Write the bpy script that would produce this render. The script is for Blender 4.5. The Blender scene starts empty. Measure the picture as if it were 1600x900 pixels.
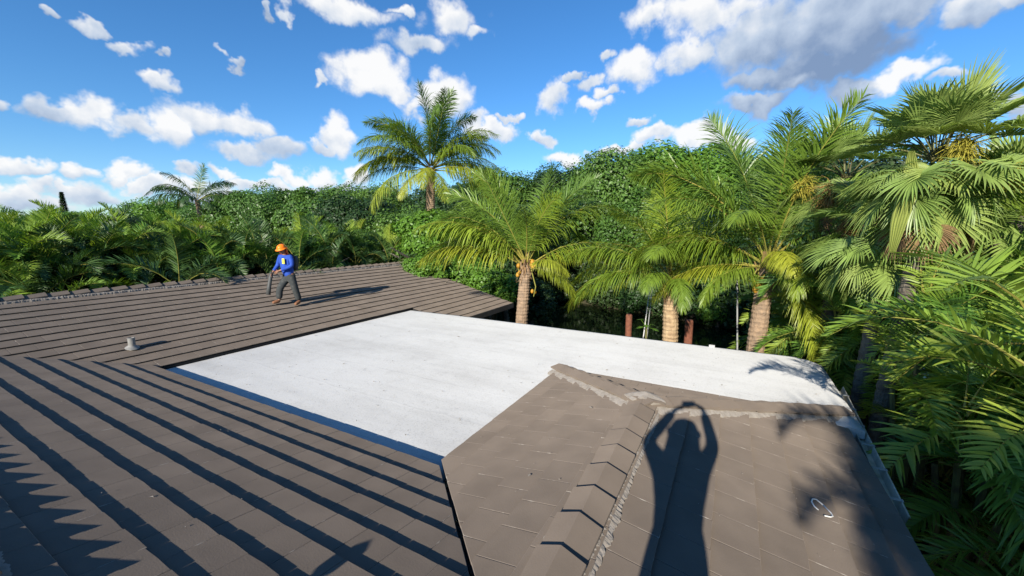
import bpy, bmesh, math, random
from mathutils import Vector, Matrix, Euler
from mathutils import noise as mnoise

random.seed(7)
S = bpy.context.scene
COL = S.collection
R_ = math.radians
V = Vector

# ------------------------------------------------------------------ camera
CAM_Z = 2.6
YAW, PITCH, FPX = R_(28.73), R_(7.9), 627.7          # focal length in pixels of a 1600 px wide frame
cam_d = bpy.data.cameras.new('camera')
cam_d.sensor_width = 36.0
cam_d.lens = 36.0 * FPX / 1600.0
cam_d.clip_start = 0.02
cam_d.clip_end = 4000.0
cam = bpy.data.objects.new('camera', cam_d)
cam.location = (0, 0, CAM_Z)
cam.rotation_euler = (math.pi / 2 - PITCH, 0, YAW - math.pi / 2)
COL.objects.link(cam)
S.camera = cam

# ------------------------------------------------------------------ light
S.cycles.max_bounces = 5
S.cycles.diffuse_bounces = 3
SUN_EL, SUN_DIR = R_(22.0), R_(4.0)                   # elevation; heading the light travels towards
S.view_settings.view_transform = 'Standard'
S.view_settings.look = 'None'
S.view_settings.gamma = 1.0
S.view_settings.use_curve_mapping = False
S.view_settings.exposure = 0.65

sun_d = bpy.data.lights.new('sun', 'SUN')
sun_d.energy = 5.0
sun_d.angle = R_(0.5)
sun_d.color = (1.0, 0.92, 0.80)
sun = bpy.data.objects.new('sun', sun_d)
ldir = V((math.cos(SUN_EL) * math.cos(SUN_DIR), math.cos(SUN_EL) * math.sin(SUN_DIR), -math.sin(SUN_EL)))
sun.rotation_euler = ldir.to_track_quat('-Z', 'Y').to_euler()
sun.location = (-20, 0, 30)
COL.objects.link(sun)


def ray(px, py):
    """world direction from the photograph's viewpoint, used once to choose real positions"""
    r, u, w = (px - 800) / FPX, -(py - 450) / FPX, 1.0
    fw = w * math.cos(PITCH) + u * math.sin(PITCH)
    up = u * math.cos(PITCH) - w * math.sin(PITCH)
    c, s = math.cos(YAW), math.sin(YAW)
    return V((fw * c + r * s, fw * s - r * c, up))


def spot(px, py, dist):
    d = ray(px, py)
    return V((0, 0, CAM_Z)) + d * (dist / math.hypot(d.x, d.y))


# ------------------------------------------------------------------ sky
world = bpy.data.worlds.new('World')
S.world = world
world.use_nodes = True
wn, wl = world.node_tree.nodes, world.node_tree.links
wn.clear()


def N(tree, t, **kw):
    n = tree.nodes.new(t)
    for k, v in kw.items():
        setattr(n, k, v)
    return n


def M_(tree, op, a, b=None, c=None, clamp=False):
    n = tree.nodes.new('ShaderNodeMath')
    n.operation = op
    n.use_clamp = clamp
    for i, x in enumerate((a, b, c)):
        if x is None:
            continue
        if isinstance(x, (int, float)):
            n.inputs[i].default_value = x
        else:
            tree.links.new(x, n.inputs[i])
    return n.outputs[0]


def blob_group():
    g = bpy.data.node_groups.new('cloud_puff', 'ShaderNodeTree')
    for nm, ty in (('P', 'NodeSocketVector'), ('C', 'NodeSocketVector'), ('I', 'NodeSocketVector'),
                   ('B', 'NodeSocketFloat'), ('W', 'NodeSocketFloat'), ('D', 'NodeSocketFloat'), ('L', 'NodeSocketFloat')):
        g.interface.new_socket(nm, in_out='INPUT', socket_type=ty)
    for nm in ('D', 'W', 'L'):
        g.interface.new_socket(nm, in_out='OUTPUT', socket_type='NodeSocketFloat')
    g.interface.new_socket('P', in_out='OUTPUT', socket_type='NodeSocketVector')
    i = g.nodes.new('NodeGroupInput')
    o = g.nodes.new('NodeGroupOutput')
    s = N(g, 'ShaderNodeVectorMath', operation='SUBTRACT')
    g.links.new(i.outputs['P'], s.inputs[0]); g.links.new(i.outputs['C'], s.inputs[1])
    m = N(g, 'ShaderNodeVectorMath', operation='MULTIPLY')
    g.links.new(s.outputs[0], m.inputs[0]); g.links.new(i.outputs['I'], m.inputs[1])
    ln = N(g, 'ShaderNodeVectorMath', operation='LENGTH')
    g.links.new(m.outputs[0], ln.inputs[0])
    d = M_(g, 'SUBTRACT', 1.0, ln.outputs['Value'])
    sx = N(g, 'ShaderNodeSeparateXYZ')
    g.links.new(m.outputs[0], sx.inputs[0])
    w = M_(g, 'POWER', M_(g, 'MAXIMUM', M_(g, 'ADD', d, 0.35), 0.0), 2.0)
    # puffs are brighter on their upper, sunny side
    b = M_(g, 'MULTIPLY_ADD', sx.outputs[1], 0.16, i.outputs['B'])
    dm = M_(g, 'MAXIMUM', d, i.outputs['D'])
    g.links.new(dm, o.inputs['D'])
    # hand the position on through a vanishing dependency, so the long chain is evaluated puff by puff
    ps = N(g, 'ShaderNodeVectorMath', operation='ADD')
    g.links.new(i.outputs['P'], ps.inputs[0]); g.links.new(M_(g, 'MULTIPLY', dm, 1e-8), ps.inputs[1])
    g.links.new(ps.outputs[0], o.inputs['P'])
    g.links.new(M_(g, 'ADD', w, i.outputs['W']), o.inputs['W'])
    g.links.new(M_(g, 'MULTIPLY_ADD', w, b, i.outputs['L']), o.inputs['L'])
    return g


def build_sky():
    t = world.node_tree
    L = t.links.new
    tc = N(t, 'ShaderNodeTexCoord')
    sky = N(t, 'ShaderNodeTexSky')
    sky.sky_type = 'NISHITA'
    sky.sun_disc = False
    sky.sun_elevation = SUN_EL
    sky.sun_rotation = R_(90.0) - (SUN_DIR + math.pi)
    sky.air_density = 1.0
    sky.dust_density = 0.0
    sky.ozone_density = 6.0
    hs = N(t, 'ShaderNodeHueSaturation')
    hs.inputs['Saturation'].default_value = 1.12
    hs.inputs['Value'].default_value = 1.0
    L(sky.outputs[0], hs.inputs['Color'])
    sx = N(t, 'ShaderNodeSeparateXYZ')
    L(tc.outputs['Generated'], sx.inputs[0])
    az = M_(t, 'ARCTAN2', sx.outputs[1], sx.outputs[0])
    el = M_(t, 'ARCSINE', sx.outputs[2])
    P = N(t, 'ShaderNodeCombineXYZ')
    L(az, P.inputs[0]); L(el, P.inputs[1])
    # ragged outlines: two octaves of warping
    def warp(src, scale, amp, det):
        n = N(t, 'ShaderNodeTexNoise')
        n.inputs['Scale'].default_value = scale
        n.inputs['Detail'].default_value = det
        n.inputs['Roughness'].default_value = 0.6
        L(tc.outputs['Generated'], n.inputs['Vector'])
        s = N(t, 'ShaderNodeVectorMath', operation='SUBTRACT')
        s.inputs[1].default_value = (0.5, 0.5, 0.5)
        L(n.outputs['Color'], s.inputs[0])
        m = N(t, 'ShaderNodeVectorMath', operation='MULTIPLY')
        m.inputs[1].default_value = (amp, amp * 0.8, 0)
        L(s.outputs[0], m.inputs[0])
        a = N(t, 'ShaderNodeVectorMath', operation='ADD')
        L(src, a.inputs[0]); L(m.outputs[0], a.inputs[1])
        return a.outputs[0], n.outputs['Fac']
    p1, f1 = warp(P.outputs[0], 9.0, 0.13, 2.0)
    p2, f2 = warp(p1, 30.0, 0.055, 3.0)
    g = blob_group()
    # x, y, rx, ry in photograph pixels, brightness
    puffs = [(95, 172, 60, 22, .78), (135, 172, 52, 34, .98), (195, 190, 50, 24, .8), (270, 205, 55, 36, .98), (345, 182, 85, 30, .84),
             (395, 190, 45, 20, .86), (395, 234, 55, 20, .8), (430, 222, 40, 22, .74), (530, 208, 32, 36, .92), (505, 222, 30, 16, .84),
             (572, 112, 66, 42, 1.0), (610, 138, 40, 28, .96), (690, 146, 66, 36, 1.0), (660, 165, 40, 20, .92), (512, 122, 16, 10, .85),
             (530, 8, 85, 30, .92), (455, 20, 24, 16, .86), (705, 25, 66, 46, .94), (755, 50, 34, 24, .9), (650, 68, 62, 24, .76), (620, 5, 30, 14, .84),
             (205, 74, 40, 15, .78), (255, 132, 42, 17, .80), (145, 40, 30, 14, .7), (85, 16, 20, 12, .7), (370, 95, 18, 12, .72), (262, 86, 16, 10, .7), (408, 17, 18, 10, .72),
             (30, 255, 62, 15, .92), (130, 262, 40, 15, .92), (200, 266, 34, 17, .94), (60, 286, 40, 20, .92), (20, 300, 50, 18, .9), (110, 290, 30, 10, .9), (235, 284, 26, 14, .97),
             (250, 300, 36, 14, .9), (350, 270, 26, 13, .92), (440, 268, 28, 16, .97), (485, 270, 32, 18, .95), (556, 272, 26, 20, .97), (400, 285, 60, 14, .84),
             (300, 268, 30, 12, .82), (150, 300, 90, 22, .80), (300, 300, 90, 22, .8), (480, 295, 90, 18, .8), (40, 320, 90, 20, .8), (0, 160, 26, 14, .7),
             (770, 206, 50, 18, .9), (742, 188, 28, 18, .84), (800, 186, 18, 10, .84), (868, 148, 34, 34, .9), (930, 170, 28, 16, .92), (988, 106, 60, 32, .94), (930, 88, 20, 18, .88), (920, 132, 22, 18, .84),
             (960, 145, 24, 12, .86), (895, 120, 16, 12, .8),
             (1030, 26, 64, 36, 1.0), (1085, 84, 52, 32, .88), (1110, 20, 100, 52, .93), (1180, 60, 120, 66, .70), (1270, 45, 160, 76, .58), (1270, 105, 130, 50, .42), (1340, 80, 90, 50, .46),
             (1390, 18, 150, 44, .62), (1180, 118, 60, 26, .62), (1405, 122, 56, 24, 1.12), (1330, 138, 90, 26, .62), (1475, 132, 50, 16, .82), (1245, 132, 40, 16, .74), (1180, 160, 60, 20, .66),
             (1510, 28, 70, 26, .74), (1580, 8, 36, 20, .84), (1590, 148, 60, 18, .72),
             (1085, 212, 72, 22, 1.0), (1020, 214, 50, 16, .92), (1140, 222, 40, 18, .96), (880, 250, 44, 16, .96), (836, 220, 20, 14, .86), (990, 188, 30, 12, .8), (965, 232, 60, 12, .9)]
    rng = random.Random(5)
    dirs = []
    for x, y, rx, ry, b in puffs:
        d = ray(x, y).normalized()
        e = ray(x + rx, y).normalized(); f = ray(x, y - ry).normalized()
        a0 = math.atan2(d.y, d.x)
        dirs.append((a0, math.asin(d.z), abs(math.atan2(e.y, e.x) - a0), abs(math.asin(f.z) - math.asin(d.z)), b))
    for k in range(12):                                # the same sort of cumulus over the rest of the sky
        a0 = rng.uniform(-math.pi + .3, math.pi - .3)
        if -0.5 < a0 < 1.5:
            continue
        for q in range(2):
            dirs.append((a0 + rng.uniform(-.12, .12), rng.uniform(.12, .75), rng.uniform(.07, .16), rng.uniform(.03, .07), rng.uniform(.72, 1.0)))
    # ragged detail of the cloud edges
    fine = N(t, 'ShaderNodeTexNoise')
    fine.inputs['Scale'].default_value = 13.0
    fine.inputs['Detail'].default_value = 5.0
    fine.inputs['Roughness'].default_value = 0.58
    L(tc.outputs['Generated'], fine.inputs['Vector'])
    bump = N(t, 'ShaderNodeTexNoise')
    bump.inputs['Scale'].default_value = 13.0
    bump.inputs['Detail'].default_value = 2.5
    bump.inputs['Roughness'].default_value = 0.5
    off = N(t, 'ShaderNodeVectorMath', operation='ADD')
    off.inputs[1].default_value = (-0.008, 0.012, 0.024)
    L(tc.outputs['Generated'], off.inputs[0]); L(off.outputs[0], bump.inputs['Vector'])
    relief = M_(t, 'SUBTRACT', fine.outputs['Fac'], bump.outputs['Fac'])
    ragged = M_(t, 'MULTIPLY', M_(t, 'SUBTRACT', fine.outputs['Fac'], 0.5), 1.2)

    def background(col):
        bg = N(t, 'ShaderNodeBackground')
        bg.inputs['Strength'].default_value = SKY_STRENGTH
        L(col, bg.inputs['Color'])
        return bg.outputs[0]

    def cloudy(some):
        P_, D, W, Lg = p2, None, None, None
        for a0, e0, ra, re, b in some:
            n = N(t, 'ShaderNodeGroup')
            n.node_tree = g
            L(P_, n.inputs['P'])
            n.inputs['C'].default_value = (a0, e0, 0)
            n.inputs['I'].default_value = (1.09 / ra, 1.09 / re, 0)
            n.inputs['B'].default_value = b
            if D is None:
                n.inputs['D'].default_value = -9.0
            else:
                L(D, n.inputs['D']); L(W, n.inputs['W']); L(Lg, n.inputs['L'])
            D, W, Lg, P_ = n.outputs
        mr = N(t, 'ShaderNodeMapRange')
        mr.interpolation_type = 'SMOOTHSTEP'
        mr.inputs['From Min'].default_value = -0.13
        mr.inputs['From Max'].default_value = 0.47
        L(M_(t, 'ADD', ragged, D), mr.inputs['Value'])
        cover = M_(t, 'MULTIPLY', mr.outputs[0], 0.97)
        light = M_(t, 'DIVIDE', Lg, M_(t, 'MAXIMUM', W, 0.0005))
        light = M_(t, 'MULTIPLY_ADD', relief, 0.6, light)
        light = M_(t, 'MINIMUM', M_(t, 'MAXIMUM', light, 0.4), 1.12)
        ramp = N(t, 'ShaderNodeValToRGB')
        ramp.color_ramp.elements[0].position = 0.45
        ramp.color_ramp.elements[0].color = (0.23, 0.33, 0.52, 1)
        ramp.color_ramp.elements[1].position = 0.98
        ramp.color_ramp.elements[1].color = (1.0, 1.0, 1.0, 1)
        e = ramp.color_ramp.elements.new(0.72)
        e.color = (0.55, 0.65, 0.80, 1)
        L(light, ramp.inputs[0])
        cs = N(t, 'ShaderNodeVectorMath', operation='SCALE')
        cs.inputs['Scale'].default_value = CLOUD_GAIN
        L(ramp.outputs[0], cs.inputs[0])
        mix = N(t, 'ShaderNodeMix', data_type='RGBA')
        L(cover, mix.inputs[0]); L(hs.outputs[0], mix.inputs[6]); L(cs.outputs[0], mix.inputs[7])
        return background(mix.outputs[2])
    # two halves of the sky, so that a ray only works through its own clouds
    half = lambda d, front: (-.55 < d[0] < 1.6) == front
    front, back = cloudy([d for d in dirs if half(d, True)]), cloudy([d for d in dirs if half(d, False)])
    inside = M_(t, 'MULTIPLY', M_(t, 'LESS_THAN', M_(t, 'ABSOLUTE', M_(t, 'SUBTRACT', az, .52)), 1.12),
                M_(t, 'LESS_THAN', M_(t, 'ABSOLUTE', M_(t, 'SUBTRACT', el, .40)), .42))
    ms = N(t, 'ShaderNodeMixShader')
    L(inside, ms.inputs[0])
    L(back, ms.inputs[1]); L(front, ms.inputs[2])
    out = N(t, 'ShaderNodeOutputWorld')
    L(ms.outputs[0], out.inputs['Surface'])


SKY_STRENGTH = 0.115
CLOUD_GAIN = 5.5
build_sky()

# ------------------------------------------------------------------ materials


def mat(name, col, rough=0.8, col2=None, scale=3.0, det=6.0, amount=1.0, bump=0.0, bscale=40.0, spec=0.3, diff=0.0,
        rand=0.0, trans=0.0, tcol=None, bdist=0.01, contrast=(0.35, 0.65), objrand=None):
    m = bpy.data.materials.new(name)
    m.use_nodes = True
    t = m.node_tree
    t.nodes.clear()
    L = t.links.new
    bs = N(t, 'ShaderNodeBsdfPrincipled')
    bs.inputs['Roughness'].default_value = rough
    bs.inputs['Specular IOR Level'].default_value = spec
    bs.inputs['Diffuse Roughness'].default_value = diff
    geo = N(t, 'ShaderNodeNewGeometry')
    cur = None
    if col2 is not None:
        nz = N(t, 'ShaderNodeTexNoise')
        nz.inputs['Scale'].default_value = scale
        nz.inputs['Detail'].default_value = det
        L(geo.outputs['Position'], nz.inputs['Vector'])
        mr = N(t, 'ShaderNodeMapRange')
        mr.inputs['From Min'].default_value = contrast[0]
        mr.inputs['From Max'].default_value = contrast[1]
        mr.inputs['To Max'].default_value = amount
        L(nz.outputs['Fac'], mr.inputs['Value'])
        mx = N(t, 'ShaderNodeMix', data_type='RGBA')
        mx.inputs[6].default_value = (*col, 1)
        mx.inputs[7].default_value = (*col2, 1)
        L(mr.outputs[0], mx.inputs[0])
        cur = mx.outputs[2]
    if objrand is not None:
        oi = N(t, 'ShaderNodeObjectInfo')
        mx = N(t, 'ShaderNodeMix', data_type='RGBA')
        if cur is None:
            mx.inputs[6].default_value = (*col, 1)
        else:
            L(cur, mx.inputs[6])
        mx.inputs[7].default_value = (*objrand, 1)
        L(M_(t, 'POWER', oi.outputs['Random'], 1.4), mx.inputs[0])
        cur = mx.outputs[2]
    if rand > 0:
        oi = N(t, 'ShaderNodeObjectInfo')
        rnd = M_(t, 'FRACT', M_(t, 'ADD', oi.outputs['Random'], geo.outputs['Random Per Island']))
        val = M_(t, 'MULTIPLY_ADD', rnd, 2 * rand, 1 - rand)
        sc = N(t, 'ShaderNodeVectorMath', operation='SCALE')
        if cur is None:
            sc.inputs[0].default_value = col
        else:
            L(cur, sc.inputs[0])
        L(val, sc.inputs['Scale'])
        cur = sc.outputs[0]
    if cur is None:
        bs.inputs['Base Color'].default_value = (*col, 1)
    else:
        L(cur, bs.inputs['Base Color'])
    if bump > 0:
        nb = N(t, 'ShaderNodeTexNoise')
        nb.inputs['Scale'].default_value = bscale
        nb.inputs['Detail'].default_value = 5.0
        L(geo.outputs['Position'], nb.inputs['Vector'])
        bp = N(t, 'ShaderNodeBump')
        bp.inputs['Strength'].default_value = bump
        bp.inputs['Distance'].default_value = bdist
        L(nb.outputs['Fac'], bp.inputs['Height'])
        L(bp.outputs[0], bs.inputs['Normal'])
    out = N(t, 'ShaderNodeOutputMaterial')
    if trans > 0:
        tr = N(t, 'ShaderNodeBsdfTranslucent')
        if cur is not None:
            sc = N(t, 'ShaderNodeVectorMath', operation='MULTIPLY')
            L(cur, sc.inputs[0])
            sc.inputs[1].default_value = tcol or (1.3, 1.3, 0.6)
            L(sc.outputs[0], tr.inputs['Color'])
        else:
            tr.inputs['Color'].default_value = (*(tcol or col), 1)
        ms = N(t, 'ShaderNodeMixShader')
        ms.inputs[0].default_value = trans
        L(bs.outputs[0], ms.inputs[1]); L(tr.outputs[0], ms.inputs[2])
        L(ms.outputs[0], out.inputs['Surface'])
    else:
        L(bs.outputs[0], out.inputs['Surface'])
    return m


MT = dict(
    tile=mat('roof_tile_brown', (.153, .125, .100), .85, (.125, .102, .082), 2.6, 9, .9, .35, 90, .25, 1.0, rand=.06, bdist=.004),
    tile_edge=mat('roof_tile_worn_edge', (.18, .15, .125), .9, (.36, .33, .29), 9, 5, 1.0, .2, 80, .2, .6, contrast=(.58, .72)),
    mortar=mat('mortar', (.285, .258, .225), .95, (.215, .192, .165), 14, 6, 1, .6, 60, .2, .6, bdist=.012),
    
    fascia=mat('fascia_paint', (.10, .085, .072), .6, (.07, .06, .05), 5),
    wall=mat('stucco', (.40, .36, .30), .9, (.34, .30, .25), 3, 6, 1, .4, 60),
    gutter=mat('gutter_cream', (.52, .50, .42), .55, (.36, .34, .27), 6, 6, 1, .1, 30),
    pvc=mat('grey_pipe', (.27, .265, .25), .6, (.20, .20, .185), 12),
    wire=mat('white_wire', (.75, .74, .70), .5),
    under=mat('underlay', (.03, .028, .026), .9),
    grass=mat('lawn', (.05, .08, .02), .95, (.09, .09, .04), .6, 8, 1, .5, 30),
    soil=mat('ground_litter', (.06, .05, .03), .95, (.03, .035, .015), 1.5, 8, 1, .5, 30),
    bark=mat('palm_bark', (.36, .25, .16), .95, (.22, .16, .11), 7, 8, 1, .9, 25, bdist=.03),
    bark_pale=mat('peeling_palm_bark', (.46, .34, .20), .95, (.28, .19, .11), 6, 8, 1, .9, 22, bdist=.03),
    bark_grey=mat('grey_bark', (.18, .155, .12), .95, (.09, .075, .06), 6, 8, 1, .9, 25, bdist=.03),
    fibre=mat('palm_fibre', (.28, .17, .08), .95, (.15, .09, .045), 9, 6, 1, .6, 40),
    rachis=mat('frond_midrib', (.24, .24, .05), .6, objrand=(.30, .25, .05)),
    coco=mat('coconut_frond', (0.142, 0.224, 0.024), .42, spec=.5, rand=.16, objrand=(0.244, 0.326, 0.031), trans=.26, tcol=(1.5, 1.5, .5)),
    coco_old=mat('coconut_old_frond', (0.256, 0.314, 0.029), .45, spec=.5, rand=.18, objrand=(0.320, 0.353, 0.032), trans=.28, tcol=(1.4, 1.3, .5)),
    coco_dark=mat('coconut_young_frond', (0.096, 0.174, 0.026), .42, spec=.5, rand=.16, objrand=(0.163, 0.253, 0.031), trans=.22, tcol=(1.5, 1.5, .5)),
    areca_shade_tint=mat('areca_shade_tint_frond', (0.040, 0.093, 0.022), .45, spec=.45, rand=.2, objrand=(0.081, 0.145, 0.035), trans=.2, tcol=(1.4, 1.5, .5)),  # darker areca copy: shade at the hedge foot is put into the colour
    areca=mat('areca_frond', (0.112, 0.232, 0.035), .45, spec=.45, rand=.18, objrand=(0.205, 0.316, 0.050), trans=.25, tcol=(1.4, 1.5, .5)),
    areca_sun_tint=mat('areca_sun_tint_frond', (0.199, 0.311, 0.042), .42, spec=.45, rand=.15, objrand=(0.298, 0.370, 0.053), trans=.28, tcol=(1.4, 1.5, .5)),  # brighter areca copy: sunlight on the fronds is put into the colour
    cane=mat('areca_cane', (.16, .17, .06), .6, (.10, .085, .04), 8),
    fan=mat('fan_palm_frond', (0.188, 0.281, 0.066), .42, spec=.5, rand=.15, objrand=(0.287, 0.357, 0.094), trans=.2, tcol=(1.4, 1.5, .6)),
    spear=mat('new_fan_leaf', (.30, .35, .09), .5, spec=.4, rand=.12, trans=.2),
    seed_y=mat('flower_stalk_yellow', (.30, .27, .035), .8, rand=.2),
    seed_b=mat('flower_stalk_brown', (.26, .15, .045), .8, rand=.25),
    dead=mat('dead_frond', (.24, .15, .07), .9, (.15, .10, .05), 5, rand=.2),
    coconut=mat('coconut_husk', (.52, .22, .02), .5, (.36, .22, .03), 8, objrand=(.34, .22, .03)),
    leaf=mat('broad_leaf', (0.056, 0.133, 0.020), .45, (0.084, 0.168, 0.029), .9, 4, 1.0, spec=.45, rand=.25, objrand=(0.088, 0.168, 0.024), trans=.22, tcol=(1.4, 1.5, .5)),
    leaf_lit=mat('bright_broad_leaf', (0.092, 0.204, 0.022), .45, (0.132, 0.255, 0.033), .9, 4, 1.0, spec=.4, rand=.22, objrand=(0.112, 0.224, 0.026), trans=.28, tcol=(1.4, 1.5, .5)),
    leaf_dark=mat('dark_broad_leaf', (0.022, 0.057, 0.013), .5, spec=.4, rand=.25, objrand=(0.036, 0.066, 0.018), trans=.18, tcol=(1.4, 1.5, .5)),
    wood_post=mat('red_brown_post', (.22, .085, .05), .8, (.14, .055, .035), 9, 6, 1, .4, 40),
    pole=mat('white_pole', (.62, .63, .62), .4),
    galv=mat('galvanised_pole', (.30, .31, .31), .5),
    skin=mat('skin', (.30, .15, .09), .55),
    blue=mat('blue_shirt', (.028, .085, .42), .85, (.02, .06, .32), 9, 4),
    jeans=mat('dark_work_trousers', (.045, .050, .050), .9, (.09, .09, .085), 12, 5, 1, contrast=(.55, .7)),
    boot=mat('tan_work_boot', (.24, .11, .055), .8),
    orange=mat('orange_hard_hat', (.95, .22, .012), .4),
    orange_cloth=mat('orange_cloth', (.85, .15, .03), .8),
    yellow=mat('yellow_patch', (.80, .72, .08), .7),
    grey_plastic=mat('dark_grey_plastic', (.075, .078, .075), .55),
    black=mat('black_plastic', (.02, .02, .02), .5),
    hair=mat('dark_hair', (.02, .015, .012), .7),
    terracotta=mat('terracotta_roof', (.42, .19, .10), .85, (.30, .15, .09), 2, 6),
    tan=mat('tan_stucco', (.52, .42, .32), .9, (.44, .36, .28), 2),
    glass=mat('window_glass', (.03, .04, .045), .08, spec=.6),
    white_trim=mat('white_trim', (.70, .70, .66), .7),
    litter=mat('dry_leaf_litter', (.20, .16, .10), .9, rand=.5),
    papaya=mat('papaya_leaf', (.12, .24, .025), .5, rand=.15, trans=.3),
)


def water_mat():
    m = bpy.data.materials.new('canal_water')
    m.use_nodes = True
    t = m.node_tree
    bs = t.nodes['Principled BSDF']
    bs.inputs['Base Color'].default_value = (.010, .016, .006, 1)
    bs.inputs['Roughness'].default_value = .06
    bs.inputs['IOR'].default_value = 1.33
    geo = N(t, 'ShaderNodeNewGeometry')
    nz = N(t, 'ShaderNodeTexNoise')
    nz.inputs['Scale'].default_value = 1.3
    nz.inputs['Detail'].default_value = 4
    t.links.new(geo.outputs['Position'], nz.inputs['Vector'])
    b = N(t, 'ShaderNodeBump')
    b.inputs['Strength'].default_value = .12
    b.inputs['Distance'].default_value = .08
    t.links.new(nz.outputs['Fac'], b.inputs['Height'])
    t.links.new(b.outputs[0], bs.inputs['Normal'])
    return m


MT['water'] = water_mat()


def coating_mat():
    """aged white elastomeric coating: grit, brush streaks, faint sheet seams, stains"""
    m = bpy.data.materials.new('white_roof_coating')
    m.use_nodes = True
    t = m.node_tree
    L = t.links.new
    bs = t.nodes['Principled BSDF']
    bs.inputs['Roughness'].default_value = .75
    bs.inputs['Specular IOR Level'].default_value = .25
    bs.inputs['Diffuse Roughness'].default_value = .6
    geo = N(t, 'ShaderNodeNewGeometry')

    def noise(scale, det, stretch=None, rough=.55):
        n = N(t, 'ShaderNodeTexNoise')
        n.inputs['Scale'].default_value = scale
        n.inputs['Detail'].default_value = det
        n.inputs['Roughness'].default_value = rough
        if stretch:
            v = N(t, 'ShaderNodeVectorMath', operation='MULTIPLY')
            v.inputs[1].default_value = stretch
            L(geo.outputs['Position'], v.inputs[0]); L(v.outputs[0], n.inputs['Vector'])
        else:
            L(geo.outputs['Position'], n.inputs['Vector'])
        return n.outputs['Fac']

    def rng_(v, a, b, lo=0.0, hi=1.0):
        r = N(t, 'ShaderNodeMapRange')
        r.inputs['From Min'].default_value = a
        r.inputs['From Max'].default_value = b
        r.inputs['To Min'].default_value = lo
        r.inputs['To Max'].default_value = hi
        L(v, r.inputs['Value'])
        return r.outputs[0]
    stain = rng_(noise(.55, 6), .42, .72, 0, .17)
    streak = rng_(noise(2.2, 6, (1, .16, 1)), .47, .75, 0, .18)
    grit = rng_(noise(48, 3), .56, .70, 0, .32)
    patch = rng_(noise(3.0, 8, None, .7), .52, .70, 0, .12)
    # sheet seams every metre, wandering a little, and only here and there visible
    sx = N(t, 'ShaderNodeSeparateXYZ')
    L(geo.outputs['Position'], sx.inputs[0])
    wob = M_(t, 'MULTIPLY_ADD', noise(.8, 3), .25, sx.outputs[0])
    fr = M_(t, 'FRACT', M_(t, 'MULTIPLY', wob, 1.0))
    seam_h = rng_(M_(t, 'ABSOLUTE', M_(t, 'SUBTRACT', fr, .5)), .0, .035, 1, 0)
    seam = M_(t, 'MULTIPLY', seam_h, rng_(noise(1.4, 4), .45, .65, 0, .16))
    dark = M_(t, 'ADD', M_(t, 'ADD', M_(t, 'ADD', stain, streak), M_(t, 'ADD', grit, patch)), seam)
    mx = N(t, 'ShaderNodeMix', data_type='RGBA')
    mx.inputs[6].default_value = (.49, .495, .485, 1)
    mx.inputs[7].default_value = (.17, .165, .155, 1)
    L(dark, mx.inputs[0]); L(mx.outputs[2], bs.inputs['Base Color'])
    h = M_(t, 'ADD', M_(t, 'MULTIPLY', noise(38, 4), .0035), M_(t, 'MULTIPLY', seam_h, .0025))
    h = M_(t, 'ADD', h, M_(t, 'MULTIPLY', noise(4, 4), .010))
    b = N(t, 'ShaderNodeBump')
    b.inputs['Strength'].default_value = .55
    b.inputs['Distance'].default_value = 1.0
    L(h, b.inputs['Height']); L(b.outputs[0], bs.inputs['Normal'])
    return m


MT['flat'] = coating_mat()

# ------------------------------------------------------------------ helpers


WORLD_BUILT = {'house', 'phone'}


def mesh(name, verts, faces, mats, idx=None, smooth=False):
    me = bpy.data.meshes.new(name)
    me.from_pydata([tuple(v) for v in verts], [], faces)
    for m in mats if isinstance(mats, (list, tuple)) else [mats]:
        me.materials.append(m)
    if idx:
        me.polygons.foreach_set('material_index', idx)
    if smooth:
        me.polygons.foreach_set('use_smooth', [True] * len(me.polygons))
    me.update()
    return me


def link(name, me, parent=None, matrix=None):
    o = bpy.data.objects.new(name, me)
    COL.objects.link(o)
    if parent is not None:
        o.parent = parent
        if parent.name in WORLD_BUILT:                 # its parts are modelled in world coordinates
            o.matrix_parent_inverse = Matrix.Translation(-parent.location)
    if matrix is not None:
        o.matrix_basis = matrix
    return o


def tag(o, label=None, cat=None, group=None, kind=None):
    if label: o['label'] = label
    if cat: o['category'] = cat
    if group: o['group'] = group
    if kind: o['kind'] = kind
    return o


def thing(name, loc, label, cat, group=None, rz=0.0):
    o = bpy.data.objects.new(name, None)
    o.empty_display_size = .2
    o.location = loc
    o.rotation_euler = (0, 0, rz)
    COL.objects.link(o)
    return tag(o, label, cat, group)


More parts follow.
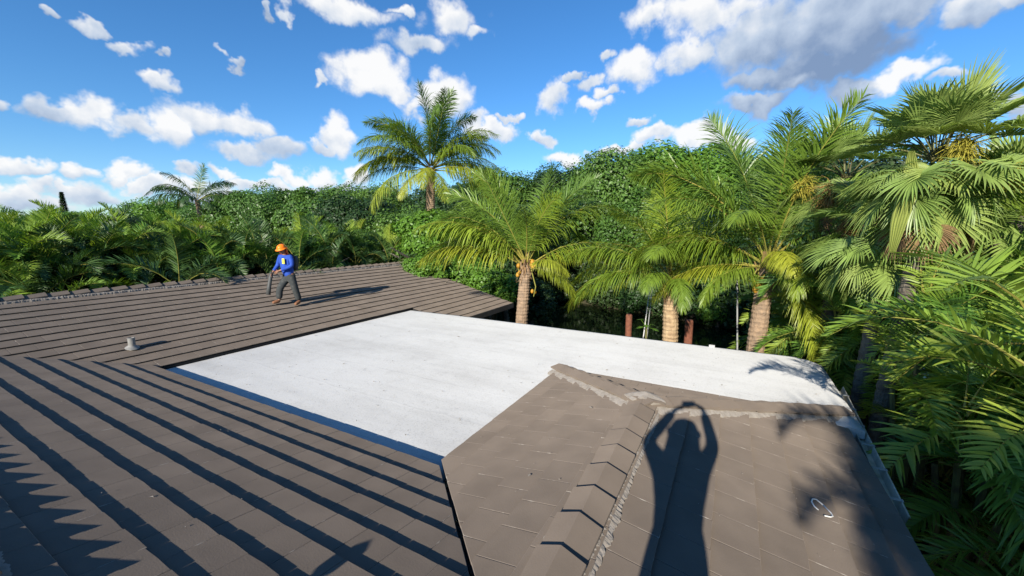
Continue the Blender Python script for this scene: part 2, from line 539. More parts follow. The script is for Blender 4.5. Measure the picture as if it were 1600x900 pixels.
class MB:
    """collects pieces that become one mesh"""
    def __init__(s):
        s.v, s.f, s.i = [], [], []

    def add(s, verts, faces, mi=0, mx=None):
        b = len(s.v)
        s.v.extend([mx @ V(p) for p in verts] if mx is not None else [V(p) for p in verts])
        s.f.extend([tuple(b + k for k in f) for f in faces])
        s.i.extend([mi] * len(faces))

    def box(s, lo, hi, mi=0, mx=None):
        (x0, y0, z0), (x1, y1, z1) = lo, hi
        s.add([(x0, y0, z0), (x1, y0, z0), (x1, y1, z0), (x0, y1, z0), (x0, y0, z1), (x1, y0, z1), (x1, y1, z1), (x0, y1, z1)],
              [(3, 2, 1, 0), (4, 5, 6, 7), (0, 1, 5, 4), (1, 2, 6, 5), (2, 3, 7, 6), (3, 0, 4, 7)], mi, mx)

    def tube(s, pts, rad, n=8, mi=0, cap=True):
        pts = [V(p) for p in pts]
        rads = rad if isinstance(rad, (list, tuple)) else [rad] * len(pts)
        vs, fs = [], []
        up = V((0, 0, 1))
        ref = None
        for k, p in enumerate(pts):
            t = (pts[min(k + 1, len(pts) - 1)] - pts[max(k - 1, 0)]).normalized()
            if ref is None:
                ref = t.cross(up) if abs(t.z) < .95 else t.cross(V((1, 0, 0)))
            a = (ref - t * ref.dot(t)).normalized()
            ref = a
            b = t.cross(a)
            for j in range(n):
                w = 2 * math.pi * j / n
                vs.append(p + (a * math.cos(w) + b * math.sin(w)) * rads[k])
        for k in range(len(pts) - 1):
            for j in range(n):
                j2 = (j + 1) % n
                fs.append((k * n + j, k * n + j2, (k + 1) * n + j2, (k + 1) * n + j))
        if cap:
            fs.append(tuple(range(n - 1, -1, -1)))
            fs.append(tuple((len(pts) - 1) * n + j for j in range(n)))
        s.add(vs, fs, mi)

    def build(s, name, mats, parent=None, smooth=False, matrix=None):
        return link(name, mesh(name, s.v, s.f, mats, s.i, smooth), parent, matrix)


# ------------------------------------------------------------------ ground, canal
GZ, WZ = -3.1, -3.9
# canal axis: across direction p, along direction q
qd = V((.36, .933, 0)).normalized()
pd = V((qd.y, -qd.x, 0))
P_NEAR, P_FAR = 13.6, 29.0
prof = [(-900, GZ), (P_NEAR - .001, GZ), (P_NEAR, WZ - .9), (P_FAR - 1.5, WZ - .9), (P_FAR, WZ + .35), (P_FAR + 2.5, GZ), (2500, GZ)]
gv, gf = [], []
qs = [-1500, -60, -20, 0, 20, 45, 80, 1800]
for q in qs:
    for p, z in prof:
        w = pd * p + qd * q
        gv.append((w.x, w.y, z))
n = len(prof)
for a in range(len(qs) - 1):
    for b in range(n - 1):
        gf.append((a * n + b, a * n + b + 1, (a + 1) * n + b + 1, (a + 1) * n + b))
tag(link('ground', mesh('ground', gv, gf, MT['soil'])), kind='structure')
wv = [pd * p + qd * q + V((0, 0, WZ)) for q in (-400, 400) for p in (P_NEAR + .02, P_FAR + .2)]
tag(link('canal_water', mesh('canal_water', wv, [(0, 1, 3, 2)], MT['water'])), kind='structure')

# ------------------------------------------------------------------ the house
SL = .245
UA, YB, UF, YL, UL = 3.338, 9.364, 10.218, 2.781, 6.859
YR, ZR, XP, YE = .842, .475, 4.920, -1.578
ZE = ZR - SL * (YR - YE)
YBR, ZBR, XBR = 13.836, 1.0956, 14.54
XA, ZA = .20, .769
YBE = 7.93
RAISE = .035
house = thing('house', (5.0, 6.0, GZ), 'brown tiled house roof wrapped around a white coated flat section', 'house')

EXP, WID, TT, TH = .335, .332, .030, .027


def clip(poly, a, b):
    """keep the part of poly to the left of a->b"""
    out = []
    for i in range(len(poly)):
        p, q = poly[i], poly[(i + 1) % len(poly)]
        dp = (b[0] - a[0]) * (p[1] - a[1]) - (b[1] - a[1]) * (p[0] - a[0])
        dq = (b[0] - a[0]) * (q[1] - a[1]) - (b[1] - a[1]) * (q[0] - a[0])
        if dp >= 0:
            out.append(p)
        if (dp >= 0) != (dq >= 0):
            t = dp / (dp - dq)
            out.append((p[0] + t * (q[0] - p[0]), p[1] + t * (q[1] - p[1])))
    return out


def dedupe(poly):
    out = []
    for p in poly:
        if not out or math.hypot(p[0] - out[-1][0], p[1] - out[-1][1]) > .006:
            out.append(p)
    if len(out) > 1 and math.hypot(out[0][0] - out[-1][0], out[0][1] - out[-1][1]) < .006:
        out.pop()
    return out


def area(poly):
    return .5 * sum(poly[i][0] * poly[(i + 1) % len(poly)][1] - poly[(i + 1) % len(poly)][0] * poly[i][1] for i in range(len(poly)))


def tile_geo(poly, rng):
    """a flat tile from its outline: worn chamfer, undercut butt"""
    n = len(poly)
    c = .0045
    jag = [rng.uniform(-.004, .004) if p[1] < .004 else 0 for p in poly]
    poly = [(p[0], p[1] + j) for p, j in zip(poly, jag)]
    h = lambda b: TT * (1 - b / EXP)
    top, rim, bot = [], [], []
    for i in range(n):
        p, q, r = poly[i - 1], poly[i], poly[(i + 1) % n]
        d1 = V((p[0] - q[0], p[1] - q[1])).normalized()
        d2 = V((r[0] - q[0], r[1] - q[1])).normalized()
        s = max(.35, abs(d1.x * d2.y - d1.y * d2.x))
        m = (d1 + d2) * (c / s)
        top.append((q[0] + m.x, q[1] + m.y, h(q[1])))
        rim.append((q[0], q[1], h(q[1]) - c * .8))
        u = .016 if q[1] < .006 else 0
        bot.append((q[0], q[1] + u, h(q[1]) - TH))
    vs = top + rim + bot
    fs, mi = [tuple(range(n))], [0]
    for i in range(n):
        j = (i + 1) % n
        fs.append((n + i, n + j, j, i)); mi.append(1)
        fs.append((2 * n + i, 2 * n + j, n + j, n + i)); mi.append(0)
    return vs, fs, mi


FULL = [mesh('roof_tile', *(lambda g: (g[0], g[1], [MT['tile'], MT['tile_edge']], g[2]))(
    tile_geo([(0, 0), (WID * .5, rr.uniform(-.002, .002)), (WID - .003, 0), (WID - .003, EXP + .04), (0, EXP + .04)], rr)))
    for rr in [random.Random(k) for k in range(6)]]


def slope(name, O, e, g, poly, k0, k1, parts, gap_edges=(), seed=0, want=None, deck_mat='under'):
    """tile a roof plane; O on the eave, e along it, g up the slope, poly in (along, up) metres, anticlockwise"""
    rng = random.Random(seed)
    O, e, g = V(O), V(e).normalized(), V(g).normalized()
    nrm = e.cross(g)
    base = Matrix((( e.x, g.x, nrm.x, O.x), (e.y, g.y, nrm.y, O.y), (e.z, g.z, nrm.z, O.z), (0, 0, 0, 1)))
    # the deck below the tiles
    dv = [base @ V((p[0], p[1], -.006)) for p in poly] + [base @ V((p[0], p[1], -.09)) for p in poly]
    n = len(poly)
    df = [tuple(range(n)), tuple(range(2 * n - 1, n - 1, -1))] + [(i + n, (i + 1) % n + n, (i + 1) % n, i) for i in range(n)]
    deck = link(name, mesh(name, dv, df, MT[deck_mat]), house)
    stuff = MB()
    amin = min(p[0] for p in poly); amax = max(p[0] for p in poly)
    cnt = 0
    for k in range(k0, k1):
        b0 = k * EXP
        a = amin - WID * (1 + (.5 if k % 2 else 0)) + WID * .25
        while a < amax:
            b0t = b0
            full = [(a, b0t), (a + WID - .003, b0t), (a + WID - .003, b0t + EXP + .04), (a, b0t + EXP + .04)]
            q = full
            for i in range(n):
                q = clip(q, poly[i], poly[(i + 1) % n])
                if len(q) < 3:
                    break
            q = dedupe(q) if len(q) >= 3 else q
            if len(q) >= 3 and area(q) > .0025 and max(p[1] for p in q) - b0 > .05:
                dj = rng.uniform(-.0035, .0035); hj = rng.uniform(.0, .002); rj = rng.uniform(-.003, .003)
                isfull = area(q) > .999 * area(full)
                loc = [(p[0] - a, p[1] - b0) for p in q]
                mx = base @ Matrix.Translation((a, b0 + dj, hj)) @ Matrix.Rotation(rj, 4, 'Z')
                ctr = mx @ V((WID / 2, EXP / 2, 0))
                if parts and (want is None or want(ctr)):
                    if isfull:
                        me = FULL[rng.randrange(len(FULL))]
                    else:
                        vs, fs, mi = tile_geo(loc, rng)
                        me = mesh('roof_tile', vs, fs, [MT['tile'], MT['tile_edge']], mi)
                    link('roof_tile', me, deck, mx)
                    cnt += 1
                else:
                    vs, fs, mi = tile_geo(loc, rng)
                    bq = len(stuff.v)
                    stuff.v.extend([mx @ V(p) for p in vs])
                    stuff.f.extend([tuple(bq + w for w in f) for f in fs])
                    stuff.i.extend(mi)
            a += WID
    if stuff.f:
        s = stuff.build('roof_tile_field', [MT['tile'], MT['tile_edge']], deck)
        s['kind'] = 'stuff'
    return deck, cnt


cs = math.sqrt(1 + SL * SL)
up_of = lambda d: d * cs          # plan run -> length up the slope
tot = 0


def seen(c):
    d = V((c.x, c.y, c.z - CAM_Z))
    f = d.x * math.cos(YAW) + d.y * math.sin(YAW)
    r = d.x * math.sin(YAW) - d.y * math.cos(YAW)
    dep = f * math.cos(PITCH) - d.z * math.sin(PITCH)
    upv = d.z * math.cos(PITCH) + f * math.sin(PITCH)
    return dep > .1 and abs(r / dep) < 1.30 and abs(upv / dep) < .735


# slope A, from our ridge down to the white roof (descends towards +X); along-axis is +Y
o = -.19                                                # the eave tiles stop short of the white roof
OA = (UA + o, 0, RAISE - o * SL)
# g = (-1,0,SL), e = (0,1,0): e x g points up
PA1 = [(YB - o, 0), (YB + UA - XA + .05, up_of(UA + o - XA)), (YR - .02, up_of(UA + o - XA)), (YR - .02, up_of(UA + o - 1.375)), (YL + o + .03, 0)]
sA, c = slope('roof_slope', OA, (0, 1, 0), (-1, 0, SL), PA1, 0, 11, True, seed=1, want=lambda c: seen(c) and c.y < 10.6); tot += c
PA2 = [(YR - .022, up_of(UA + o - 1.40)), (YR - .022, up_of(UA + o - XA)), (YE, up_of(UA + o - XA)), (YE, 0)]
slope('roof_slope', OA, (0, 1, 0), (-1, 0, SL), PA2, -3, 11, False, seed=2)
# back of our ridge


def back_slope():
    O = (XA - 3.4, 0, ZA - 3.4 * SL + RAISE)
    # g = (1,0,SL); e x g = up -> e = (0,-1,0) gives (0,-1,0)x(1,0,s) = (-s,0,1): outward on the -X side
    return slope('roof_slope', O, (0, -1, 0), (1, 0, SL), [(-15.6, 0), (1.578, 0), (1.578, up_of(3.4)), (-(YB + UA - XA), up_of(3.4))], 0, 11, False, seed=3)


back_slope()
# slope B, beyond the white roof: g = (0,1,SL), e = (1,0,0): e x g = (0,-SL,1)
o = -.10
OB = (0, YB - o, RAISE - .025 - o * SL)
PB1 = [(UA + o - .02, 0), (UF - .001, 0), (UF - .001, up_of(YBR - YB + o)), (XA, up_of(YBR - YB + o)), (XA, up_of(UA - XA + o))]
sB, c = slope('roof_slope', OB, (1, 0, 0), (0, 1, SL), PB1, 0, 15, False, seed=4)
PB2 = [(UF + .002, up_of(YBE - YB + o)), (XBR, up_of(YBE - YB + o)), (XBR, up_of(YBR - YB + o)), (UF + .002, up_of(YBR - YB + o))]
slope('roof_slope', OB, (1, 0, 0), (0, 1, SL), PB2, -6, 15, False, seed=5)
# far side of B
slope('roof_slope', (0, YBR + 5.5, ZBR - 5.5 * SL + RAISE), (-1, 0, 0), (0, -1, SL), [(-XBR, 0), (6, 0), (6, up_of(5.5)), (-XBR, up_of(5.5))], 0, 18, False, seed=6)
# slope L: descends towards +Y.  g = (0,-1,SL), e = (-1,0,0): e x g = (0, SL, 1)
OL = (0, YL - .08, RAISE + .08 * SL)
PL = [(-UL + .07, 0), (-UA + .05, 0), (-1.435, up_of(YL - YR - .08)), (-XP, up_of(YL - YR - .08))]
sL, c = slope('roof_slope', OL, (-1, 0, 0), (0, -1, SL), PL, 0, 7, True, seed=7, want=seen); tot += c
# slope R: descends towards -Y. g = (0,1,SL), e=(1,0,0)
OR = (0, YE - .04, ZE + RAISE - .04 * SL)
PR = [(3.88, .075), (7.34 - .03, .075), (XP, up_of(YR - YE + .04)), (1.40, up_of(YR - YE + .04))]
sR, c = slope('roof_slope', OR, (1, 0, 0), (0, 1, SL), PR, 0, 9, True, seed=8, want=lambda c: seen(c) and c.x > 2.9); tot += c
# hip end: descends towards +X
OH = (UL - .05, 0, RAISE + .05 * SL)
PH = [(YL - .05, 0), (YR, up_of(UL - XP - .05)), (-1.04, 0)]
sH, c = slope('roof_slope', OH, (0, 1, 0), (-1, 0, SL), PH, 0, 7, False, seed=9)


# ridge and hip caps
def cap_mesh(w, drop, L=.42, th=.022, lift=.034):
    prof = [(-w, -drop), (-w * .13, -.004), (0, .004), (w * .13, -.004), (w, -drop)]
    vs, fs = [], []
    for (x, dz, k) in ((0, lift, 1.0), (-L, 0, .93)):
        for sgn in (1, 0):
            for y, z in prof:
                vs.append((x + (0 if sgn else (.0 if x else -.006)), y * k, z + dz + (0 if sgn else -th)))
    n = 5
    for i in range(n - 1):
        fs.append((i, i + 1, 2 * n + i + 1, 2 * n + i))                  # top
        fs.append((n + i + 1, n + i, 3 * n + i, 3 * n + i + 1))          # underside
        fs.append((i + 1, i, n + i, n + i + 1))                          # butt
        fs.append((2 * n + i, 2 * n + i + 1, 3 * n + i + 1, 3 * n + i))  # head
    fs.append((0, 2 * n, 3 * n, n)); fs.append((n - 1, 2 * n - 1, 4 * n - 1, 3 * n - 1))
    me = mesh('ridge_cap', vs, fs, MT['tile'])
    return me


CAP_R = cap_mesh(.17, .062)
CAP_H = cap_mesh(.17, .044)
CAP_B = cap_mesh(.16, .062, lift=.045)
CAP_A = cap_mesh(.16, .060, lift=.060)


def cap_line(a, b, me, pitch=.355, lift=.052, parent=house, seed=0, start=.0):
    """caps from a (lowest butt, facing a) running to b"""
    rng = random.Random(seed)
    a, b = V(a), V(b)
    x = (a - b).normalized()
    y = V((0, 0, 1)).cross(x).normalized()
    z = x.cross(y)
    L = (a - b).length
    m0 = Matrix(((x.x, y.x, z.x, 0), (x.y, y.y, z.y, 0), (x.z, y.z, z.z, 0), (0, 0, 0, 1)))
    d = start
    while d + .20 < L:
        p = a - x * d + V((0, 0, lift))
        link('ridge_cap', me, parent, Matrix.Translation(p) @ m0 @ Matrix.Rotation(rng.uniform(-.012, .012), 4, 'Z') @ Matrix.Rotation(rng.uniform(-.015, .015), 4, 'X'))
        d += pitch * rng.uniform(.97, 1.03)


def mortar(a, b, side, off0, off1, slope_z, seed, name='mortar_bed', hgt=.028, parent=house):
    """ragged bed of mortar along a cap line; side = horizontal unit vector pointing away from the line"""
    rng = random.Random(seed)
    a, b, side = V(a), V(b), V(side).normalized()
    n = int((b - a).length / .022)
    vs, fs = [], []
    step = 0
    for i in range(n + 1):
        t = i / n
        p = a.lerp(b, t)
        if i % 16 == 0:
            step = rng.uniform(-.012, .012)
        o1 = off1 + step + rng.uniform(-.008, .008) + .012 * mnoise.noise(p * 9)
        for d, h in ((off0, hgt + .012), (off0 + (o1 - off0) * .55, hgt + rng.uniform(-.006, .006)), (o1, hgt * .55 + rng.uniform(-.006, .004)), (o1 + .006, -.02)):
            vs.append(p + side * d + V((0, 0, -d * slope_z + h)))
    for i in range(n):
        for k in range(3):
            fs.append((i * 4 + k, i * 4 + k + 1, i * 4 + k + 5, i * 4 + k + 4))
    return link(name, mesh(name, vs, fs, MT['mortar']), parent)


PK = V((XP, YR, ZR + RAISE))
cap_line(PK + V((.10, 0, .0)), (1.0, YR, ZR + RAISE), CAP_R, seed=1, lift=.066)
cap_line((UL - .06, YL - .06, RAISE + .06 * SL), PK, CAP_H, lift=.078, seed=2)
cap_line((7.36, -1.6, ZE + RAISE), PK, CAP_H, lift=.078, seed=3)
cap_line((XBR - .02, YBR, ZBR + RAISE), (-2, YBR, ZBR + RAISE), CAP_B, seed=4)
cap_line((XA, YE, ZA + RAISE), (XA, 12.3, ZA + RAISE), CAP_A, pitch=.30, seed=5, lift=.060)
mortar(PK + V((.05, 0, 0)), (1.2, YR, ZR + RAISE), (0, -1, 0), .13, .216, SL, 1)
mortar(PK, (1.2, YR, ZR + RAISE), (0, 1, 0), .13, .196, SL, 2)
hl = V((UL - .09, YL - .09, RAISE + .09 * SL))
d45 = math.sqrt(.5)
mortar(hl, PK, (-d45, d45, 0), .145, .245, SL * d45, 3, hgt=.032)
mortar(hl, PK, (d45, -d45, 0), .145, .20, SL * d45, 4)
hr = V((7.34, -1.578, ZE + RAISE))
mortar(hr, PK, (-d45, -d45, 0), .145, .235, SL * d45, 5, hgt=.032)
mortar(hr, PK, (d45, d45, 0), .145, .20, SL * d45, 6)
mortar((XBR, YBR, ZBR + RAISE), (0, YBR, ZBR + RAISE), (0, -1, 0), .12, .185, SL, 7)
mortar((XA, YE, ZA + RAISE), (XA, 12.2, ZA + RAISE), (1, 0, 0), .12, .21, SL, 8)
mortar((XA, YE, ZA + RAISE), (XA, 12.2, ZA + RAISE), (-1, 0, 0), .12, .2, SL, 9)
# the pale mortar star where the ridge meets both hips
jb = MB()
cz = .118
ring = []
for ang, rr, dz in ((180, .13, -.004), (215, .20, -.05), (268, .25, -.066), (305, .20, -.06), (0, .13, -.03), (55, .20, -.06), (92, .25, -.066), (145, .20, -.05)):
    ring.append(PK + V((rr * math.cos(R_(ang)) + .05, rr * math.sin(R_(ang)), cz + dz)))
jb.add([PK + V((.05, 0, cz + .016))] + ring, [(0, i + 1, (i + 1) % 8 + 1) for i in range(8)])
jb.add(ring + [p - V((0, 0, .06)) for p in ring], [(i, i + 8, (i + 1) % 8 + 8, (i + 1) % 8) for i in range(8)])
jb.build('mortar_joint', MT['mortar'], house)


FLAT_Z = -.032


# the white flat roof: one slab, softly uneven
def flat_roof():
    # outline: L corner, far edge, right side with a cut corner
    X0, X1, Y0, Y1 = UA - .6, UF, -1.72, YB + .9
    nx, ny = 60, 84
    bm = bmesh.new()
    grid = {}
    for i in range(nx + 1):
        for j in range(ny + 1):
            x = X0 + (X1 - X0) * i / nx
            y = Y0 + (Y1 - Y0) * j / ny
            if y > YB and x > UF - .02:
                pass
            if x > X1 - .45 and y < Y0 + .5:                      # eased corner
                k = (x - (X1 - .45)) / .45
                y = max(y, Y0 + .34 * k ** 1.6)
            z = FLAT_Z + .010 * mnoise.noise(V((x * .5, y * .5, 3))) + .004 * mnoise.noise(V((x * 2.1, y * 2.1, 1)))
            e = min(X1 - x, .25) / .25
            z += .018 * (1 - e) * (1 - e) - (.03 if X1 - x < .001 else 0)
            if y - Y0 < .001 or (x > X1 - .45 and y < Y0 + .36):
                z -= .02
            x += .012 * mnoise.noise(V((y * 1.3, 0, 7))) if i == nx else 0
            grid[i, j] = bm.verts.new((x, y, z))
    for i in range(nx):
        for j in range(ny):
            x = X0 + (X1 - X0) * (i + .5) / nx
            y = Y0 + (Y1 - Y0) * (j + .5) / ny
            if x < UL - .15 and y < YL - .2:
                continue                                          # under the hipped wing
            try:
                bm.faces.new((grid[i, j], grid[i + 1, j], grid[i + 1, j + 1], grid[i, j + 1]))
            except ValueError:
                pass
    bmesh.ops.remove_doubles(bm, verts=bm.verts, dist=.0005)
    lone = [v for v in bm.verts if not v.link_faces]
    bmesh.ops.delete(bm, geom=lone, context='VERTS')
    be = [e for e in bm.edges if e.is_boundary]
    r = bmesh.ops.extrude_edge_only(bm, edges=be)
    for g in r['geom']:
        if isinstance(g, bmesh.types.BMVert):
            g.co.z = -.16
    bmesh.ops.recalc_face_normals(bm, faces=bm.faces)
    me = bpy.data.meshes.new('flat_roof')
    bm.to_mesh(me); bm.free()
    me.materials.append(MT['flat'])
    for p in me.polygons:
        p.use_smooth = abs(p.normal.z) > .5
    return link('flat_roof', me, house)


flat_roof()
# white lip at the corner of the slope above the flat roof, small block on the far edge
b_ = MB()
q = spot(1112, 545, 10.9)
b_.box((-.04, -.06, 0), (.04, .06, .045))
b_.build('edge_block', MT['flat'], house, matrix=Matrix.Translation((UF - .10, q.y / q.x * (UF - .1), -.03)))

# walls under the roofs
wl_ = MB()
wl_.box((XA - 3.0, -1.1, GZ), (6.7, 2.3, -.22))
wl_.box((UA - 5.5, 2.2, GZ), (UF - .35, YB - .4, -.18))
wl_.box((6.6, -1.5, GZ), (UF - .35, 2.5, -.18))
wl_.box((-4, YB + .1, GZ), (XBR - .45, YBR + 4.6, -.30))
wl_.build('wall', MT['wall'], house)
# gable end of the far wing
gm = MB()
x0 = XBR - .40
gm.add([(x0, YBE + .75, -.30), (x0, YBR + 4.5, -.30), (x0, YBR, ZBR - .10), (x0 - .12, YBE + .75, -.30), (x0 - .12, YBR + 4.5, -.30), (x0 - .12, YBR, ZBR - .10)],
       [(0, 1, 2), (5, 4, 3), (0, 2, 5, 3), (2, 1, 4, 5)])
gm.build('gable_wall', MT['wall'], house)
# fascia boards
fb = MB()
fb.box((UF + .01, YBE - .03, -.52), (XBR + .01, YBE - .003, -.325))
fb.build('fascia_board', MT['fascia'], house)
rk = MB()
for s0, s1, z0, z1 in ((YBE - .02, YBR, ZBR - (YBR - YBE + .02) * SL, ZBR), (YBR, YBR + 5.5, ZBR, ZBR - 5.5 * SL)):
    rk.add([(XBR + .002, s0, z0 - .02), (XBR + .03, s0, z0 - .02), (XBR + .03, s1, z1 - .02), (XBR + .002, s1, z1 - .02),
            (XBR + .002, s0, z0 - .2), (XBR + .03, s0, z0 - .2), (XBR + .03, s1, z1 - .2), (XBR + .002, s1, z1 - .2)],
           [(0, 1, 2, 3), (7, 6, 5, 4), (1, 5, 6, 2), (0, 3, 7, 4), (0, 4, 5, 1), (3, 2, 6, 7)])
rk.build('barge_board', MT['fascia'], house)
so = MB()
so.box((UF + .03, YBE, -.42), (XBR - .02, YB + .2, -.39))
so.build('soffit', MT['under'], house)
ff = MB()
ff.box((UF - .06, -1.5, -.34), (UF - .03, YB - .3, -.17))
ff.build('fascia_board', MT['fascia'], house)
fr = MB()
fr.box((3.7, YE + .03, -.36), (7.1, YE + .055, ZE - .02))
fr.build('fascia_board', MT['fascia'], house)

# open gutter along the right eave, with strap holes
gu = MB()
gx0, gx1, gy, gz = 4.9, 8.75, -1.59, -.10
pro = [(-.055, .0), (-.055, -.085), (.03, -.085), (.055, -.0), (.066, .004), (.069, -.006), (.057, -.012), (.034, -.096), (-.062, -.096), (-.062, .0)]
mx = len(pro)
vs = [(x, gy - y - (x - gx0) * .055, gz + z) for x in (gx0, gx1) for y, z in pro]
gu.add(vs, [(i, i + 1, mx + i + 1, mx + i) for i in range(mx - 1)] + [(mx - 1, 0, mx, 2 * mx - 1)])
gut = gu.build('gutter', MT['gutter'], house)
x = gx0 + .25
while x < gx1 - .1:
    lidb = MB()
    yy = gy - (x - gx0) * .055
    lidb.box((x, yy - .076, gz + .0055), (x + .05, yy + .062, gz + .0095))
    lidb.build('gutter_strap', MT['galv'], gut)
    x += .62
# vent pipe on the far slope
vp = V((1.2274 * 2.6, 4.0095 * 2.6, .0999 * 2.6 + RAISE + .02))
pm = MB()
nn = 20
for r0, r1, z0, z1 in ((.055, .055, 0, .20),):
    pts = []
    for r, z in ((.058, -.05), (.058, .20), (.047, .20), (.047, .05)):
        pts.append((r, z))
    vs = [(r * math.cos(2 * math.pi * k / nn), r * math.sin(2 * math.pi * k / nn), z) for r, z in pts for k in range(nn)]
    fs = [(i * nn + k, i * nn + (k + 1) % nn, (i + 1) * nn + (k + 1) % nn, (i + 1) * nn + k) for i in range(3) for k in range(nn)] + [tuple(3 * nn + k for k in range(nn))]
    pm.add(vs, fs)
vpo = pm.build('vent_pipe', MT['pvc'], house, smooth=False, matrix=Matrix.Translation(vp))
fm = MB()
vs = [(r * math.cos(2 * math.pi * k / nn), r * math.sin(2 * math.pi * k / nn), z + .245 * r * math.sin(2 * math.pi * k / nn)) for r, z in ((.115, -.006), (.10, .010), (.068, .025), (.0585, .05)) for k in range(nn)]
fm.add(vs, [(i * nn + k, i * nn + (k + 1) % nn, (i + 1) * nn + (k + 1) % nn, (i + 1) * nn + k) for i in range(3) for k in range(nn)])
fm.build('pipe_flashing', MT['pvc'], vpo, smooth=True)

# a vent stack on the back slope; its shadow falls across slope A
vb = MB()
vb.tube([(0, 0, -.3), (0, 0, .80)], .035, 12)
vb.tube([(0, 0, .80), (0, 0, .83), (0, 0, .86)], [.06, .06, .01], 12)
vb.build('vent_stack', MT['pvc'], house, matrix=Matrix.Translation((-.25, 1.97, .40)))


# ------------------------------------------------------------------ palms
def frond_mesh(name, L, a0, bend, n, ll, lw, droop, fwd=45, vee=20, mats=None, seed=0, petiole=.14, segs=3, rr=.022, side=0.0, tipdrop=1.6, ragged=.1, twist=0.0):
    """pinnate frond; root at the origin, reaching out along +X; a0 start angle above level, bend total turn (deg)"""
    rng = random.Random(seed)
    mb = MB()
    K = 26
    pts, tans = [V((0, 0, 0))], []
    y = 0
    for k in range(K):
        s = (k + .5) / K
        a = R_(a0 - bend * s ** tipdrop)
        yaw = side * s * s
        t = V((math.cos(a) * math.cos(yaw), math.cos(a) * math.sin(yaw), math.sin(a)))
        tans.append(t)
        pts.append(pts[-1] + t * (L / K))
    tans.append(tans[-1])

    def at(s):
        f = min(s * K, K - 1e-6); i = int(f)
        return pts[i].lerp(pts[i + 1], f - i), tans[i]
    mb.tube([at(s)[0] for s in (0, .06, .14, .3, .5, .7, .85, .995)], [rr * 1.7, rr * 1.2, rr, rr * .8, rr * .6, rr * .42, rr * .28, rr * .1], 4, 1, cap=False)
    for sg in (-1, 1):
        for i in range(n):
            s = petiole + (1 - petiole) * max(0.0, (i + rng.uniform(-.2, .2)) / (n - 1)) ** .95
            s = min(max(s, petiole), .997)
            u = (s - petiole) / (1 - petiole)
            p, t = at(s)
            lat = V((-t.y, t.x, 0)).normalized() * sg if abs(t.z) < .98 else V((0, sg, 0))
            nor = lat.cross(t).normalized() * (1 if lat.cross(t).z >= 0 else -1)
            if abs(t.z) > .98:
                nor = V((-1, 0, 0))
            if twist:
                tq = Matrix.Rotation(twist * (.4 + .6 * u), 3, t)
                lat, nor = tq @ lat, tq @ nor
            prof = (math.sin(math.pi * min(.98, .16 + .80 * u)) ** .75)
            l = ll * max(.25, prof) * rng.uniform(1 - ragged, 1 + ragged * .5)
            fa = R_(fwd * (.75 + .6 * u) + rng.gauss(0, 6))
            va = R_(vee + rng.gauss(0, 9))
            d = (lat * math.cos(fa) + t * math.sin(fa)) * math.cos(va) + nor * math.sin(va)
            d.normalize()
            wdir = (t - d * t.dot(d)).normalized()
            tw = rng.uniform(-.35, .35)
            wdir = (wdir * math.cos(tw) + d.cross(wdir) * math.sin(tw)).normalized()
            w = lw * (.75 + .35 * prof)
            vs = []
            q = p.copy()
            dr = droop * rng.uniform(.5, 1.4)
            prof_w = {2: (.7, 1, .06), 3: (.6, 1, .75, .05), 4: (.55, 1, .9, .55, .04), 5: (.5, .95, 1, .8, .5, .03)}[segs]
            for j in range(segs + 1):
                ww = w * prof_w[j] * .5
                vs += [q - wdir * ww, q + wdir * ww]
                dd = d + V((0, 0, -1)) * (dr * ((j + 1) / segs) ** 1.3)
                dd.normalize()
                q = q + dd * (l / segs)
            mb.add(vs, [(2 * j, 2 * j + 1, 2 * j + 3, 2 * j + 2) for j in range(segs)], 0)
    return mesh(name, mb.v, mb.f, mats, mb.i)


def set_of(prefix, mats, specs, L, n, ll, lw, segs=3, **kw):
    out = {}
    for key, (a0, bend, droop) in specs.items():
        out[key] = [frond_mesh(prefix, L, a0 + dv, bend + db, n, ll, lw, droop, mats=mats, seed=hash_(prefix) + key * 7 + k, segs=segs, side=sd, twist=(tw if key >= 70 and L > 3 else 0.0), **kw)
                    for k, (dv, db, sd, tw) in enumerate(((0, 0, .15, .0), (-5, 12, -.2, 1.0), (4, -8, .05, -1.1)))]
    return out


def hash_(s):
    return sum(ord(c) * (i + 1) for i, c in enumerate(s)) % 1000


SPEC_C = {85: (83, 34, .50), 70: (69, 62, .85), 55: (56, 82, 1.35), 40: (42, 86, 1.7), 20: (25, 82, 2.0), 0: (5, 74, 2.0), -25: (-20, 55, 1.6)}
CO = {k: v for k, v in set_of('frond', [MT['coco'], MT['rachis']], SPEC_C, 3.6, 112, 1.0, .027, fwd=42, vee=12, ragged=.22).items()}
CO_OLD = set_of('frond', [MT['coco_old'], MT['rachis']], {k: SPEC_C[k] for k in (40, 20, 0, -25)}, 3.6, 112, 1.0, .027, fwd=40, vee=4, ragged=.22)
CO_NEW = set_of('frond', [MT['coco_dark'], MT['rachis']], {k: SPEC_C[k] for k in (85, 70, 55)}, 3.6, 112, .95, .028, fwd=46, vee=12, ragged=.2)
CO_FAR = set_of('frond', [MT['areca_shade_tint'], MT['rachis']], SPEC_C, 3.6, 60, .95, .045, fwd=42, vee=4)
SPEC_A = {80: (80, 55, .25), 60: (62, 85, .35), 40: (44, 95, .45), 15: (18, 85, .5), -10: (-8, 60, .5)}
AR = set_of('frond', [MT['areca'], MT['rachis']], SPEC_A, 2.1, 58, .54, .029, segs=3, fwd=40, vee=26, rr=.014, petiole=.2)
AR_SUN_TINT = set_of('frond', [MT['areca_sun_tint'], MT['rachis']], SPEC_A, 2.1, 58, .54, .029, segs=3, fwd=40, vee=26, rr=.014, petiole=.2)
